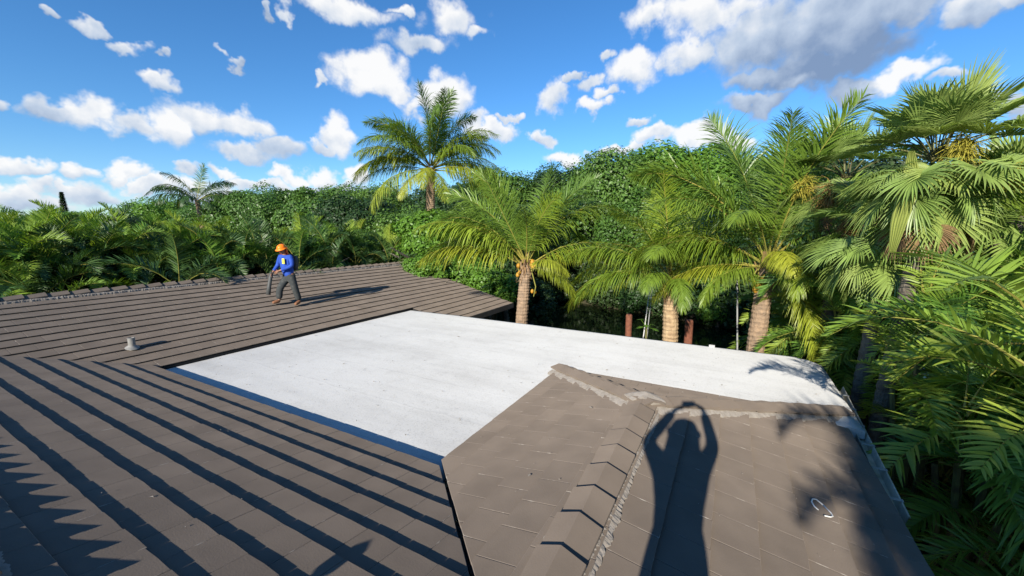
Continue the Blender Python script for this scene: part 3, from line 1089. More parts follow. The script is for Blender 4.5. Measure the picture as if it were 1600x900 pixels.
AR_SHADE_TINT = set_of('frond', [MT['areca_shade_tint'], MT['rachis']], SPEC_A, 2.1, 58, .54, .029, segs=3, fwd=40, vee=26, rr=.014, petiole=.2)
AR_NEAR = set_of('frond', [MT['areca_sun_tint'], MT['rachis']], SPEC_A, 2.1, 46, .50, .030, segs=5, fwd=34, vee=24, rr=.016, petiole=.16)


def trunk_mesh(name, pts, r0, r1, m, ring=.11, bump=.10, n=14, seed=0, flare=1.35):
    rng = random.Random(seed)
    pts = [V(p) for p in pts]
    L = sum((pts[i + 1] - pts[i]).length for i in range(len(pts) - 1))
    k = max(6, int(L / ring * 2))
    vs, fs = [], []
    for i in range(k + 1):
        s = i / k
        f = s * (len(pts) - 1)
        a = min(int(f), len(pts) - 2)
        p = pts[a].lerp(pts[a + 1], f - a)
        r = r0 + (r1 - r0) * s
        r *= 1 + (flare - 1) * max(0, 1 - s * 6) ** 2
        r *= 1 + bump * (1 if i % 2 else 0) * rng.uniform(.6, 1.1)
        for j in range(n):
            w = 2 * math.pi * j / n
            rr = r * (1 + .06 * mnoise.noise(V((math.cos(w) * 1.5, math.sin(w) * 1.5, i * .37 + seed))))
            vs.append(p + V((math.cos(w) * rr, math.sin(w) * rr, rng.uniform(-.012, .012))))
    for i in range(k):
        for j in range(n):
            fs.append((i * n + j, i * n + (j + 1) % n, (i + 1) * n + (j + 1) % n, (i + 1) * n + j))
    fs.append(tuple(k * n + j for j in range(n)))
    return mesh(name, vs, fs, m)


def ellipsoid(mb, c, r, nu=10, nv=7, mi=0, rot=None):
    vs, fs = [], []
    for i in range(nv + 1):
        a = math.pi * i / nv - math.pi / 2
        for j in range(nu):
            b = 2 * math.pi * j / nu
            p = V((r[0] * math.cos(a) * math.cos(b), r[1] * math.cos(a) * math.sin(b), r[2] * math.sin(a)))
            if rot is not None:
                p = rot @ p
            vs.append(V(c) + p)
    for i in range(nv):
        for j in range(nu):
            fs.append((i * nu + j, i * nu + (j + 1) % nu, (i + 1) * nu + (j + 1) % nu, (i + 1) * nu + j))
    mb.add(vs, fs, mi)


nut_mb = MB()
ellipsoid(nut_mb, (0, 0, 0), (.078, .078, .105))
NUT = mesh('coconut', nut_mb.v, nut_mb.f, MT['coconut'], smooth=True)
stub = MB()
stub.add([(0, -.09, -.05), (0, .09, -.05), (.05, .10, .16), (.05, -.10, .16), (.17, -.035, .52), (.17, .035, .52), (.14, .03, .5), (.0, .09, .10), (0, -.09, .10), (.14, -.03, .5)],
         [(0, 1, 2, 3), (3, 2, 5, 4), (7, 8, 9, 6), (1, 7, 6, 5, 2), (8, 0, 3, 4, 9)])
STUB = {m: mesh('leaf_base', stub.v, stub.f, MT[m]) for m in ('rachis', 'bark_pale', 'fibre')}
VIEW = {}


def place_frond(root, me, crown, az, sc, tilt=0.0, roll=0.0, out=.10, name='frond'):
    m = Matrix.Translation(crown) @ Matrix.Rotation(az, 4, 'Z') @ Matrix.Translation((out, 0, 0)) @ Matrix.Rotation(-tilt, 4, 'Y') @ Matrix.Rotation(roll, 4, 'X') @ Matrix.Scale(sc, 4)
    return link(name, me, root, m)


def coconut_palm(base, crown, r0, r1, label, fr, sc, bark='bark', nuts=(), stubs=0, seed=0, group='coconut palms beyond the white roof', bow=.2, fibre=True, stubmat='bark_pale'):
    """fr: list of (screen azimuth, elevation key, length scale, kind); azimuth 0 = towards the viewer, 90 = to the left"""
    rng = random.Random(seed)
    base, crown = V(base), V(crown)
    root = thing('coconut_palm', base, label, 'palm tree', group)
    c = crown - base
    mid = c * .5 + V((rng.uniform(-bow, bow), rng.uniform(-bow, bow), 0))
    link('trunk', trunk_mesh('trunk', [(0, 0, -.1), mid * .5 + V((0, 0, 0)), mid, c * .78 + mid * .0 + (mid - c * .5) * .5, c], r0, r1, MT[bark], seed=seed), root)
    va = math.atan2(-crown.y, -crown.x)
    for az, key, s, kind in fr:
        tb = {'n': CO, 'o': CO_OLD, 'y': CO_NEW, 's': CO_FAR}[kind]
        if key not in tb:
            tb = CO
        me = tb[key][rng.randrange(3)]
        a = va - R_(az)
        place_frond(root, me, c + V((0, 0, (.10 if key > 50 else 0) - (.12 if key < 10 else 0))), a, sc * s * rng.uniform(.95, 1.05), R_(rng.uniform(-14, 3) if key > 60 else rng.uniform(-5, 5)), R_(rng.uniform(-25, 25) if key > 60 else rng.uniform(-10, 10)), out=r1 * (.35 if key > 50 else .8))
    for k in range(stubs):
        a = k * 2.4 + .4
        z = -.15 - .11 * k
        link('leaf_base', STUB[stubmat], root, Matrix.Translation(c + V((0, 0, z))) @ Matrix.Rotation(a, 4, 'Z') @ Matrix.Translation((r1 * .8, 0, 0)) @ Matrix.Scale(rng.uniform(.7, 1.1), 4))
    for (az, dz, cnt) in nuts:
        a = va - R_(az)
        st = MB()
        st.tube([c + V((math.cos(a) * r1 * .7, math.sin(a) * r1 * .7, max(dz + .25, .05))), c + V((math.cos(a) * (r1 + .16), math.sin(a) * (r1 + .16), dz + .22)), c + V((math.cos(a) * (r1 + .09), math.sin(a) * (r1 + .09), dz - .12))], [.02, .018, .012], 6)
        st.build('fruit_stalk', MT['rachis'], root)
        for q in range(cnt):
            rad = r1 + .07 + rng.uniform(-.02, .07)
            p = c + V((math.cos(a + rng.uniform(-.35, .35)) * rad, math.sin(a + rng.uniform(-.35, .35)) * rad, dz + rng.uniform(-.17, .17)))
            link('coconut', NUT, root, Matrix.Translation(p) @ Euler((rng.uniform(-.6, .6), rng.uniform(-.6, .6), 0)).to_matrix().to_4x4() @ Matrix.Scale(rng.uniform(.7, .95), 4))
    if fibre:
        f = MB()
        for q in range(60):
            a = rng.uniform(0, 6.283)
            z0 = rng.uniform(-.5, .25)
            r = r1 * 1.02
            p0 = V((math.cos(a) * r, math.sin(a) * r, z0))
            p1 = p0 + V((math.cos(a) * rng.uniform(.05, .25), math.sin(a) * rng.uniform(.05, .25), rng.uniform(-.45, .1)))
            sd = V((-math.sin(a), math.cos(a), 0)) * rng.uniform(.012, .03)
            f.add([c + p0 - sd, c + p0 + sd, c + p1 + sd * .3, c + p1 - sd * .3], [(0, 1, 2, 3)])
        f.build('fibre_sheath', MT['fibre'], root)
    return root


def ground_under(p, dx=0, dy=0):
    return V((p.x + dx, p.y + dy, GZ))


# P1 tall palm behind
c1 = spot(673, 262, 22.0)
coconut_palm(ground_under(c1, .1, .4), c1, .30, .21, 'tall coconut palm rising behind the roof against the white cloud',
             [(0, 85, .86, 'y'), (60, 85, .86, 'y'), (180, 85, .86, 'y'), (300, 85, .86, 'y'), (90, 70, .85, 'y'), (270, 70, .85, 'y'), (130, 70, .86, 'y'), (240, 70, .86, 'y'), (30, 70, .82, 'y'), (335, 70, .82, 'y'),
              (95, 55, .8, 'n'), (262, 55, .85, 'n'), (80, 40, .85, 'n'), (285, 40, .9, 'n'), (120, 40, .9, 'n'), (230, 40, .95, 'n'), (85, 20, .95, 'o'), (100, 20, .9, 'n'), (275, 20, .95, 'o'), (255, 20, .95, 'n'),
              (60, 0, .9, 'o'), (305, 0, .95, 'o'), (95, 0, .85, 'n'), (265, 0, .9, 'o'), (10, 0, .6, 'o'), (340, -25, .7, 'o'), (40, -25, .6, 'o'), (75, 55, .9, 'n'), (250, 55, .9, 'n'), (110, 55, .9, 'n'), (295, 55, .9, 'n'), (70, 20, .9, 'o'), (290, 20, .9, 'n'), (45, 40, .8, 'n'), (320, 40, .8, 'n')], 1.24, seed=11)
# P2 middle palm with orange coconuts
c2 = spot(822, 414, 13.6)
coconut_palm(ground_under(c2, .0, .25), c2, .23, .18, 'coconut palm with orange coconuts just past the far roof corner',
             [(0, 85, .85, 'y'), (90, 85, .95, 'y'), (200, 85, 1.0, 'y'), (280, 85, .95, 'y'), (100, 70, .95, 'y'), (255, 70, .95, 'y'), (20, 70, .7, 'y'), (105, 70, .9, 'y'), (265, 70, .85, 'y'), (330, 70, .7, 'n'), (160, 70, .9, 'y'),
              (80, 55, .9, 'n'), (262, 55, .95, 'n'), (120, 55, .9, 'n'), (225, 55, .9, 'n'), (75, 40, 1.0, 'n'), (275, 40, .95, 'n'), (100, 40, .95, 'n'), (88, 20, 1.0, 'o'), (268, 20, .85, 'o'), (115, 40, .9, 'n'),
              (320, 20, .5, 'o'), (300, 0, .55, 'o'), (180, 20, .9, 'n')], 1.10,
             nuts=((60, -.16, 4), (300, -.05, 4), (285, -.95, 2)), stubs=4, seed=12)
# P3 peeling trunk
c3 = spot(1050, 438, 12.8)
coconut_palm(ground_under(c3, .1, -.25), c3, .24, .20, 'coconut palm with a pale peeling trunk between two brown posts',
             [(0, 85, .8, 'n'), (120, 85, .8, 'n'), (240, 85, .85, 'n'), (60, 70, .8, 'n'), (300, 70, .8, 'n'), (180, 70, .9, 'n'), (90, 55, .85, 'n'), (270, 55, .85, 'n'), (10, 55, .7, 'n'), (130, 55, .9, 'n'), (220, 55, .9, 'n'),
              (75, 40, .9, 'n'), (285, 40, .9, 'n'), (88, 20, .95, 'o'), (262, 20, .9, 'o'), (100, 20, .9, 'n'), (350, 20, .6, 'n'), (20, 20, .6, 'n'), (300, 20, .7, 'n'), (60, 20, .8, 'n'),
              (200, 20, .8, 'n'), (160, 20, .8, 'n')], 1.04, bark='bark_pale', stubs=9, seed=13, stubmat='bark_pale')
# P4 tall palm at the right
c4 = spot(1200, 410, 12.2)
coconut_palm(ground_under(c4, .1, .1), c4, .24, .18, 'tall dark coconut palm with yellow nuts beside the fan palms',
             [(90, 85, 1.1, 'y'), (95, 70, 1.15, 'y'), (270, 85, .95, 'y'), (265, 70, .9, 'y'), (130, 85, 1.0, 'y'), (120, 70, 1, 'y'), (240, 70, .95, 'y'), (200, 85, 1.05, 'y'), (280, 55, .95, 'y'), (10, 85, .9, 'y'), (60, 55, .9, 'y'), (85, 40, 1.0, 'n'), (100, 20, 1.0, 'n'),
              (70, 40, .95, 'n'), (275, 40, .9, 'n'), (85, 20, .95, 'n'), (310, 40, .7, 'n'), (290, 0, .8, 'o'), (320, -25, .7, 'o'), (265, 20, .9, 'n'), (300, 20, .8, 'n'), (340, 20, .6, 'n'), (95, 0, .7, 'n'),
              (45, 0, .6, 'n'), (260, -25, .8, 'o'), (10, 55, .8, 'n'), (350, 20, .6, 'o'), (80, 0, .8, 'o')], 1.08, nuts=((60, -.55, 5), (35, -.4, 3)), stubs=6, seed=14, stubmat='fibre')
# P5 far palm on the left skyline
c5 = spot(308, 312, 52.0)
coconut_palm(ground_under(c5), c5, .25, .2, 'small distant palm silhouetted on the left skyline',
             [(0, 85, .8, 's'), (100, 70, .8, 's'), (260, 70, .8, 's'), (90, 55, .85, 's'), (270, 55, .85, 's'), (120, 40, .9, 's'), (240, 40, .9, 's'), (80, 40, .9, 's'), (280, 40, .9, 's'), (90, 20, .9, 's'), (270, 20, .9, 's'),
              (60, 20, .8, 's'), (300, 20, .8, 's'), (20, 20, .7, 's'), (340, 0, .7, 's'), (180, 40, .8, 's'), (150, 20, .8, 's'), (210, 20, .8, 's')], 1.3, seed=15, group=None, fibre=False)


# ---- fan palms
def fan_mesh(name, pet, a0, bend, R, nseg, spread, mats, seed=0, droop=.5, fold=.35):
    rng = random.Random(seed)
    mb = MB()
    K = 8
    pts = [V((0, 0, 0))]
    for k in range(K):
        a = R_(a0 - bend * ((k + .5) / K) ** 1.5)
        pts.append(pts[-1] + V((math.cos(a), 0, math.sin(a))) * (pet / K))
    mb.tube(pts, [.028, .024, .021, .019, .018, .017, .016, .015, .012], 4, 1, cap=False)
    h = pts[-1]
    a = R_(a0 - bend)
    T = V((math.cos(a), 0, math.sin(a)))
    S_ = V((0, 1, 0))
    U = T.cross(S_) * -1
    if U.z < 0:
        U = -U
    for i in range(nseg):
        u = (i + .5) / nseg * 2 - 1
        th = u * R_(spread) + rng.uniform(-.03, .03)
        # costapalmate: blade arches down along the midrib, sides lift a little
        d = T * math.cos(th) + S_ * math.sin(th)
        d = (d + U * (fold * abs(math.sin(th)) - .05)).normalized()
        l = R * (1 - .34 * abs(u) ** 2.2) * rng.uniform(.9, 1.06)
        ws = d.cross(U).normalized()
        wmax = l * R_(spread) * 2 / nseg * .62
        q = h + T * (.16 * (1 - abs(u)))
        vs = []
        prof_w = (.08, .62, .95, .55, .04)
        dr = droop * rng.uniform(.6, 1.5)
        for j in range(5):
            w = wmax * prof_w[j] * .5
            rise = w * .7
            vs += [q - ws * w + U * rise, q, q + ws * w + U * rise]
            dd = (d + V((0, 0, -1)) * dr * (max(0, j - .6) / 3) ** 1.6).normalized()
            q = q + dd * (l / 4)
        fs = []
        for j in range(4):
            fs += [(3 * j, 3 * j + 1, 3 * j + 4, 3 * j + 3), (3 * j + 1, 3 * j + 2, 3 * j + 5, 3 * j + 4)]
        mb.add(vs, fs, 0)
    return mesh(name, mb.v, mb.f, mats, mb.i)


FM = [MT['fan'], MT['cane']]
FAN = {k: [fan_mesh('fan_frond', p, a0, b, 1.05, 42, 128, FM, seed=k * 3 + q, droop=dr) for q in range(2)]
       for k, (p, a0, b, dr) in {80: (1.0, 82, 14, .25), 60: (1.05, 62, 25, .4), 40: (1.1, 44, 40, .55), 15: (1.1, 20, 55, .8), -15: (1.1, -8, 60, 1.0), -45: (1.0, -42, 40, .6)}.items()}
FAN_DEAD = [fan_mesh('fan_frond', 1.0, -45, 38, .9, 30, 80, [MT['dead'], MT['dead']], seed=90 + q, droop=1.0) for q in range(2)]


def seed_spray(n, R, seed, m):
    rng = random.Random(seed)
    mb = MB()
    for i in range(n):
        d = V((rng.gauss(0, .7), rng.gauss(0, .7), rng.uniform(-.9, .5))).normalized()
        q = V((rng.uniform(-.2, .2), rng.uniform(-.2, .2), rng.uniform(-.3, .3))) * R
        w = V((rng.uniform(-1, 1), rng.uniform(-1, 1), rng.uniform(-1, 1))).cross(d).normalized() * .007
        vs = []
        l = R * rng.uniform(.35, .8)
        for j in range(4):
            vs += [q - w * (1.3 - j * .2), q + w * (1.3 - j * .2)]
            d = (d + V((rng.uniform(-.4, .4), rng.uniform(-.4, .4), -.35))).normalized()
            q = q + d * l / 3
        mb.add(vs, [(2 * j, 2 * j + 1, 2 * j + 3, 2 * j + 2) for j in range(3)])
    return mesh('flower_stalk', mb.v, mb.f, m)


SPRAY_Y = seed_spray(420, .62, 3, MT['seed_y'])
SPRAY_B = seed_spray(420, .62, 4, MT['seed_b'])


def fan_palm(base, crown, label, fr, sc, sprays=(), spear=None, seed=0, r=.2, dead=0):
    rng = random.Random(seed)
    base, crown = V(base), V(crown)
    c = crown - base
    root = thing('fan_palm', base, label, 'palm tree', 'fan palms beside the right eave')
    link('trunk', trunk_mesh('trunk', [(0, 0, -.1), c * .33 + V((.12, .05, 0)), c * .66 + V((.1, 0, 0)), c], r, r * .85, MT['bark_grey'], ring=.16, seed=seed), root)
    va = math.atan2(-crown.y, -crown.x)
    for az, key, s in fr:
        me = FAN[key][rng.randrange(2)]
        place_frond(root, me, c + V((0, 0, .1 if key > 30 else -.1)), va - R_(az), sc * s * rng.uniform(.94, 1.06), R_(rng.uniform(-5, 5)), R_(rng.uniform(-14, 14)), out=.05, name='fan_frond')
    for k in range(dead):
        place_frond(root, FAN_DEAD[k % 2], c + V((0, 0, -.35)), va - R_(k * 137), sc * rng.uniform(.7, .95), 0, R_(rng.uniform(-15, 15)), out=.1, name='fan_frond')
    for az, dist, dz, s, m in sprays:
        a = va - R_(az)
        p = c + V((math.cos(a) * dist, math.sin(a) * dist, dz))
        link('flower_stalk', SPRAY_Y if m == 'y' else SPRAY_B, root, Matrix.Translation(p) @ Matrix.Rotation(rng.uniform(0, 6), 4, 'Z') @ Matrix.Scale(s, 4))
    return root


cf1 = spot(1462, 262, 8.8)
fp1 = fan_palm(ground_under(cf1, -.2, .35), cf1, 'large fan palm with yellow flower sprays towering over the right eave',
               [(0, 80, .8), (90, 80, .95), (180, 80, 1), (270, 80, 1), (45, 80, .8), (315, 80, .9), (20, 60, .8), (80, 60, 1.0), (135, 60, 1), (200, 60, 1), (255, 60, 1.05), (300, 60, 1.05), (340, 60, .8),
                (60, 40, .95), (100, 40, 1), (250, 40, 1.1), (285, 40, 1.1), (320, 40, .9), (170, 40, 1), (80, 15, .9), (270, 15, 1.05), (300, 15, 1.0), (230, 15, 1), (110, 15, .9), (95, -15, .9), (280, -15, .9), (250, -15, .9), (10, 60, .9), (35, 40, .9), (120, 60, 1), (290, 80, 1),
                (310, -15, .8), (70, -15, .7), (90, -45, .8), (270, -45, .9), (320, -45, .7), (0, 15, .7), (340, 15, .7), (65, 80, .9), (150, 60, 1), (225, 60, 1), (30, -45, 1), (350, -45, 1), (60, -15, 1), (20, -15, .9), (0, 40, .8), (345, 60, .9), (15, 15, .9), (45, 15, .9), (325, 15, 1)], .62,
               sprays=((330, .45, .22, .62, 'y'), (345, .4, -.1, .5, 'b'), (300, .8, -.2, .5, 'y')), seed=21, dead=5, r=.13)
# the folded new leaf that hangs at the front of the crown
sp = MB()
pts = [V((0, 0, 0)), V((.02, .04, -.3)), V((.06, .02, -.75)), V((.10, -.06, -1.25)), V((.10, -.12, -1.75))]
for i in range(12):
    ph = (i - 5.5) * .028
    vs = []
    for k, p in enumerate(pts):
        wd = (.4, .9, 1.25, 1.0, .45)[k]
        w0, w1 = (ph - .014) * wd, (ph + .014) * wd
        zz = .010 * (1 if i % 2 else -1)
        vs += [p + V((zz, w0, 0)), p + V((-zz, w1, 0))]
    sp.add(vs, [(2 * j, 2 * j + 1, 2 * j + 3, 2 * j + 2) for j in range(4)])
sp_pos = spot(1424, 236, 8.2) - V(fp1.location)
sp.build('folded_leaf', MT['spear'], fp1, matrix=Matrix.Translation(sp_pos) @ Matrix.Rotation(math.atan2(-cf1.y, -cf1.x), 4, 'Z') @ Matrix.Diagonal((1, .52, .82, 1)))
cf2 = spot(1322, 285, 12.0)
fan_palm(ground_under(cf2), cf2, 'smaller fan palm with brown flower sprays behind the large one',
         [(0, 80, .8), (120, 80, 1), (240, 80, 1), (60, 60, .9), (100, 60, 1.), (180, 60, 1), (300, 60, .9), (20, 60, .8), (80, 40, 1), (110, 40, 1.05), (270, 40, 1), (320, 40, .85), (40, 40, .9), (90, 15, 1.05), (70, 15, 1),
          (280, 15, 1), (10, 15, .7), (95, -15, 1), (60, -15, .9), (310, -15, .9), (340, -15, .8), (30, -45, .8), (85, -45, .9), (0, -45, .7), (350, 15, .8), (20, 40, .9), (200, 60, 1), (140, 80, 1)], .72,
         sprays=((15, .7, -.25, 1.0, 'b'), (330, .8, -.55, .95, 'b'), (60, .9, .0, .8, 'y'), (350, 1.0, -.9, .8, 'b')), seed=22, dead=1, r=.17)
cf3 = spot(1585, 330, 10.5)
fan_palm(ground_under(cf3), cf3, 'fan palm partly cut off by the right edge with drooping leaves',
         [(0, 80, .8), (120, 80, 1), (240, 80, 1), (60, 60, .9), (110, 60, 1.), (300, 60, .9), (20, 60, .8), (80, 40, 1), (45, 40, .9), (110, 40, 1.05), (270, 40, 1), (320, 40, .85), (90, 15, 1.05), (65, 15, 1), (20, 15, .8),
          (100, -15, 1), (50, -15, .9), (340, -15, .8), (85, -45, .9)], .72, sprays=((60, .9, .3, .7, 'y'), (80, .6, .0, .6, 'b')), seed=23, dead=1)

cf4 = spot(1390, 372, 9.6)
fan_palm(ground_under(cf4, .1, .1), cf4, 'lower fan palm with drooping leaves in front of the large fan palm trunk',
         [(0, 60, .8), (60, 60, .9), (110, 60, 1.), (300, 60, .9), (250, 60, 1), (20, 40, .9), (80, 40, 1), (120, 40, 1), (270, 40, 1), (320, 40, .9), (90, 15, 1), (60, 15, 1), (30, 15, .9), (0, 15, .8), (330, 15, .9), (280, 15, 1),
          (100, -15, 1), (70, -15, 1), (40, -15, .9), (10, -15, .8), (340, -15, .9), (290, -15, 1), (85, -45, .9), (45, -45, .9), (300, -45, .9)], .62, seed=24, r=.15)


# ---- areca palms
def areca(base, label, canes, hgt, seed, group, table=AR, sun_table=AR_SUN_TINT, spread=.7, sc=1.0, nf=6, lean=.25, sunny=.35, azr=None, keys=None):
    rng = random.Random(seed)
    base = V(base)
    root = thing('areca_palm', base, label, 'palm tree', group)
    cn = MB()
    for k in range(canes):
        a = k * 2.4 + rng.uniform(-.4, .4)
        rr = spread * math.sqrt((k + .5) / canes)
        h = hgt * rng.uniform(.62, 1.0)
        b = V((math.cos(a) * rr * .5, math.sin(a) * rr * .5, -.05))
        c = V((math.cos(a) * (rr + h * lean * rng.uniform(.3, 1)), math.sin(a) * (rr + h * lean * rng.uniform(.3, 1)), h))
        cane = MB()
        cane.tube([b, b.lerp(c, .35) - V((math.cos(a), math.sin(a), 0)) * .08, b.lerp(c, .7) - V((math.cos(a), math.sin(a), 0)) * .06, c], [.05, .042, .04, .036], 6)
        cane.build('cane', MT['cane'], root)
        ks = (keys or [80, 60, 60, 40, 40, 15, 15, -10])[:nf]
        off = rng.uniform(0, 6.28)
        for q, key in enumerate(ks):
            az = off + q * 2.4 + rng.uniform(-.3, .3)
            if azr:
                az = azr[0] + (az % 6.283) / 6.283 * (azr[1] - azr[0])
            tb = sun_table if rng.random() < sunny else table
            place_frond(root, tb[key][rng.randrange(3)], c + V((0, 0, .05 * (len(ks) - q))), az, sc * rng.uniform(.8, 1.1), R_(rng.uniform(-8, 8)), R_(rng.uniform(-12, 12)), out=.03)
    return root


HEDGE = 'areca palms in the hedge beyond the tiled ridge'
ordn = ['first', 'second', 'third', 'fourth', 'fifth', 'sixth', 'seventh', 'eighth', 'ninth', 'tenth', 'eleventh', 'twelfth', 'thirteenth', 'fourteenth', 'fifteenth', 'sixteenth', 'seventeenth', 'eighteenth', 'nineteenth', 'twentieth']
hx = [(-25, 345, 18.5), (25, 330, 20.0), (62, 345, 22.5), (105, 352, 19.0), (150, 345, 20.5), (192, 322, 19.5), (235, 345, 22), (262, 352, 19.5), (300, 345, 21), (345, 350, 20.5), (385, 352, 23), (420, 350, 21.5), (462, 345, 24.5), (500, 350, 22.5), (540, 352, 24), (585, 352, 25.5), (625, 356, 24)]
for i, (px, py, D) in enumerate(hx):
    p = spot(px, py, D)
    top = p.z - GZ - 1.75
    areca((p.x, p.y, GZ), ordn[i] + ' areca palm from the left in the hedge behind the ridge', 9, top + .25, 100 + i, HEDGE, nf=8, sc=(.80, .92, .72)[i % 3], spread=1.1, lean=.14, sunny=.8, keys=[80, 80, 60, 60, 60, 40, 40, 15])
# an understorey row that fills the foot of the hedge, its shade put into darker leaves
low = [(-10, 400, 17.5), (45, 402, 17.2), (205, 398, 17.4), (255, 402, 17.2), (305, 395, 18.0), (350, 396, 18.2), (395, 392, 18.4), (440, 388, 19.0), (490, 385, 19.6), (540, 383, 20.4), (590, 380, 21.5)]
for i, (px, py, D) in enumerate(low):
    p = spot(px, py, D)
    areca((p.x, p.y, GZ), ordn[i] + ' short dark areca from the left just behind the ridge', 4, p.z - GZ - .6, 150 + i, 'short arecas at the foot of the hedge', table=AR_SHADE_TINT, sun_table=AR, nf=7, sc=.95, spread=.8, lean=.12, sunny=.2)

# right-hand arecas beside the house
RG = 'areca palms in the shade right of the house'
rights = [((12.2, -5.2), 4.4, 6, 'areca palm arching over the gutter under the large fan palm', .5, 1.0),
          ((12.4, -3.0), 4.3, 6, 'areca palm behind the flat roof corner at the right', .3, 1.05),
          ((7.2, -5.6), 4.4, 6, 'dark areca palm against the right edge below the fan palms', .2, 1.1),
          ((10.0, -6.4), 5.0, 6, 'tall areca palm filling the right edge behind the others', .35, 1.15),
          ((6.6, -4.0), 1.8, 4, 'low shaded areca palm right below the gutter', .2, .9),
          ((5.6, -4.4), 2.1, 4, 'low areca palm at the bottom right corner', .25, .95),
          ((9.6, -3.6), 1.5, 4, 'low dark areca palm beside the flat roof corner', .2, .9),
          ((13.0, -5.0), 4.2, 5, 'areca palm far back between the fan palms', .3, 1.1),
          ((9.6, -5.0), 4.4, 6, 'sunlit areca palm arching out below the large fan palm', .75, 1.15),
          ((14.0, -2.2), 4.4, 6, 'sunlit areca palm between fan palm trunk and tall coconut palm', .6, 1.1),
          ((6.9, -4.4), 4.3, 6, 'sunlit areca palm at the right edge over the near frond', .7, 1.1),
          ((8.3, -5.2), 4.3, 6, 'sunlit areca palm leaning over from beyond the gutter below the fan palms', .8, 1.1),
          ((9.2, -3.9), 4.6, 5, 'tall areca palm whose fronds hide the large fan palm trunk', .8, .8),
          ((11.8, -2.7), 3.6, 5, 'areca palm right behind the flat roof corner before the fan palm', .5, .8),
          ((15.5, -4.2), 3.6, 6, 'areca palm beyond the flat roof corner right of the tall palm', .5, 1.1),
          ((10.2, -4.3), 5.0, 5, 'tall sunlit areca palm in front of the large fan palm trunk', .8, .95)]
for i, ((x, y), h, cn_, lab, sun_, s) in enumerate(rights):
    areca((x, y, GZ), lab, cn_, h, 200 + i, RG, nf=8, sc=s, spread=.8, lean=.12, sunny=sun_, sun_table=AR_NEAR, table=AR_SHADE_TINT if sun_ < .15 else AR)
for (x, y), h, cn_, lab, sun_, sc_ in (((7.9, -2.55), 4.5, 6, 'areca palm standing tight against the white roof edge under the fan palms', .6, .78), ((6.7, -2.7), 3.3, 5, 'low areca palm standing tight beside the gutter', .35, .75)):
    areca((x, y, GZ), lab, cn_, h, int(x * 100), RG, nf=8, sc=sc_, spread=.35, lean=.02, sunny=sun_, sun_table=AR_NEAR, azr=(R_(-195), R_(25)))


# the close sunlit frond hanging in from the right edge, and one arching above it: their palm stands out of frame
def near_areca():
    base = V((5.55, -3.55, GZ))
    root = thing('areca_palm', base, 'near areca palm whose sunlit browning frond hangs in at the right edge', 'palm tree', RG)
    for k, (hx_, hy_, h) in enumerate(((.1, .2, 3.55), (.5, -.2, 4.1), (-.3, -.4, 3.2))):
        cane = MB()
        cane.tube([(hx_ * .3, hy_ * .3, -.05), (hx_ * .6, hy_ * .5, h * .5), (hx_, hy_, h)], [.055, .045, .04], 7)
        cane.build('cane', MT['cane'], root)
        for q, (az, key, s) in enumerate((((2.2, 40, 1.0), (1.5, 60, 1.0), (0.4, 40, .95), (-.6, 40, 1), (-1.8, 40, 1), (3.1, 60, .9)), ((2.6, 60, 1.1), (1.7, 40, 1.1), (.6, 60, 1), (-.5, 40, 1), (-1.6, 60, 1)),
                                          ((-.9, 40, 1), (-2.0, 40, 1), (.3, 15, .8), (3.9, 40, .9)))[k]):
            place_frond(root, AR_NEAR[key][q % 3], V((hx_, hy_, h)), az, s * 1.02, 0, 0, out=.03)
    # the frond that hangs into the view, yellowing at the tip
    top = spot(1655, 604, 4.5) - base
    cane = MB()
    cane.tube([(.1, .1, -.05), (top.x * .6, top.y * .6, top.z * .5), tuple(top)], [.05, .045, .035], 7)
    cane.build('cane', MT['cane'], root)
    for az, key, sc_, rl in ((R_(82), 40, .66, .0), (R_(20), 60, .8, 0), (R_(200), 40, .8, 0), (R_(130), 60, .75, 0), (R_(-60), 40, .8, 0)):
        place_frond(root, AR_NEAR[key][0], top, az, sc_, 0, rl, out=.03)
    return root


near_areca()

# palms standing behind the viewer's right side: only their shadows reach the roof
areca((-6.8, -4.45, GZ), 'tall areca palm behind the near right eave throwing soft shade on the tiles', 13, 7.6, 301, None, nf=8, sc=1.15, spread=.9, lean=.05)
areca((-4.6, -4.75, GZ), 'second areca palm behind the near right eave with lower crowns', 7, 6.0, 302, None, nf=8, sc=1.1, spread=.8, lean=.05)


# ------------------------------------------------------------------ broadleaf trees
def crown_mesh(name, nclump, per, leaf, seed, m, flat=.8, cl=.34, zmin=-.55):
    rng = random.Random(seed)
    vs, fs = [], []
    for k in range(nclump):
        z = rng.uniform(zmin, 1.0)
        a = rng.uniform(0, 6.283)
        r = math.sqrt(max(0, 1 - z * z)) if z > 0 else 1 + z * .35
        rad = rng.uniform(.55, .86)
        c = V((math.cos(a) * r * rad, math.sin(a) * r * rad, z * flat * rad))
        cr = cl * rng.uniform(.65, 1.15)
        for j in range(per):
            d = V((rng.gauss(0, 1), rng.gauss(0, 1), rng.gauss(.25, 1))).normalized()
            p = c + d * cr * rng.uniform(.72, 1.08) * V((1, 1, .8)).length / 1.6
            n = (d + c.normalized() * .5 + V((rng.gauss(0, .55), rng.gauss(0, .55), rng.gauss(.25, .55)))).normalized()
            t = n.cross(V((rng.gauss(0, 1), rng.gauss(0, 1), rng.gauss(0, 1)))).normalized()
            b = n.cross(t)
            l = leaf * rng.uniform(.55, 1.5)
            w = l * .30
            q = len(vs)
            vs += [p - t * l * .5, p + b * w - n * l * .06, p + t * l * .5 - n * l * .16, p - b * w - n * l * .06]
            fs.append((q, q + 1, q + 2, q + 3))
    return mesh(name, vs, fs, m)


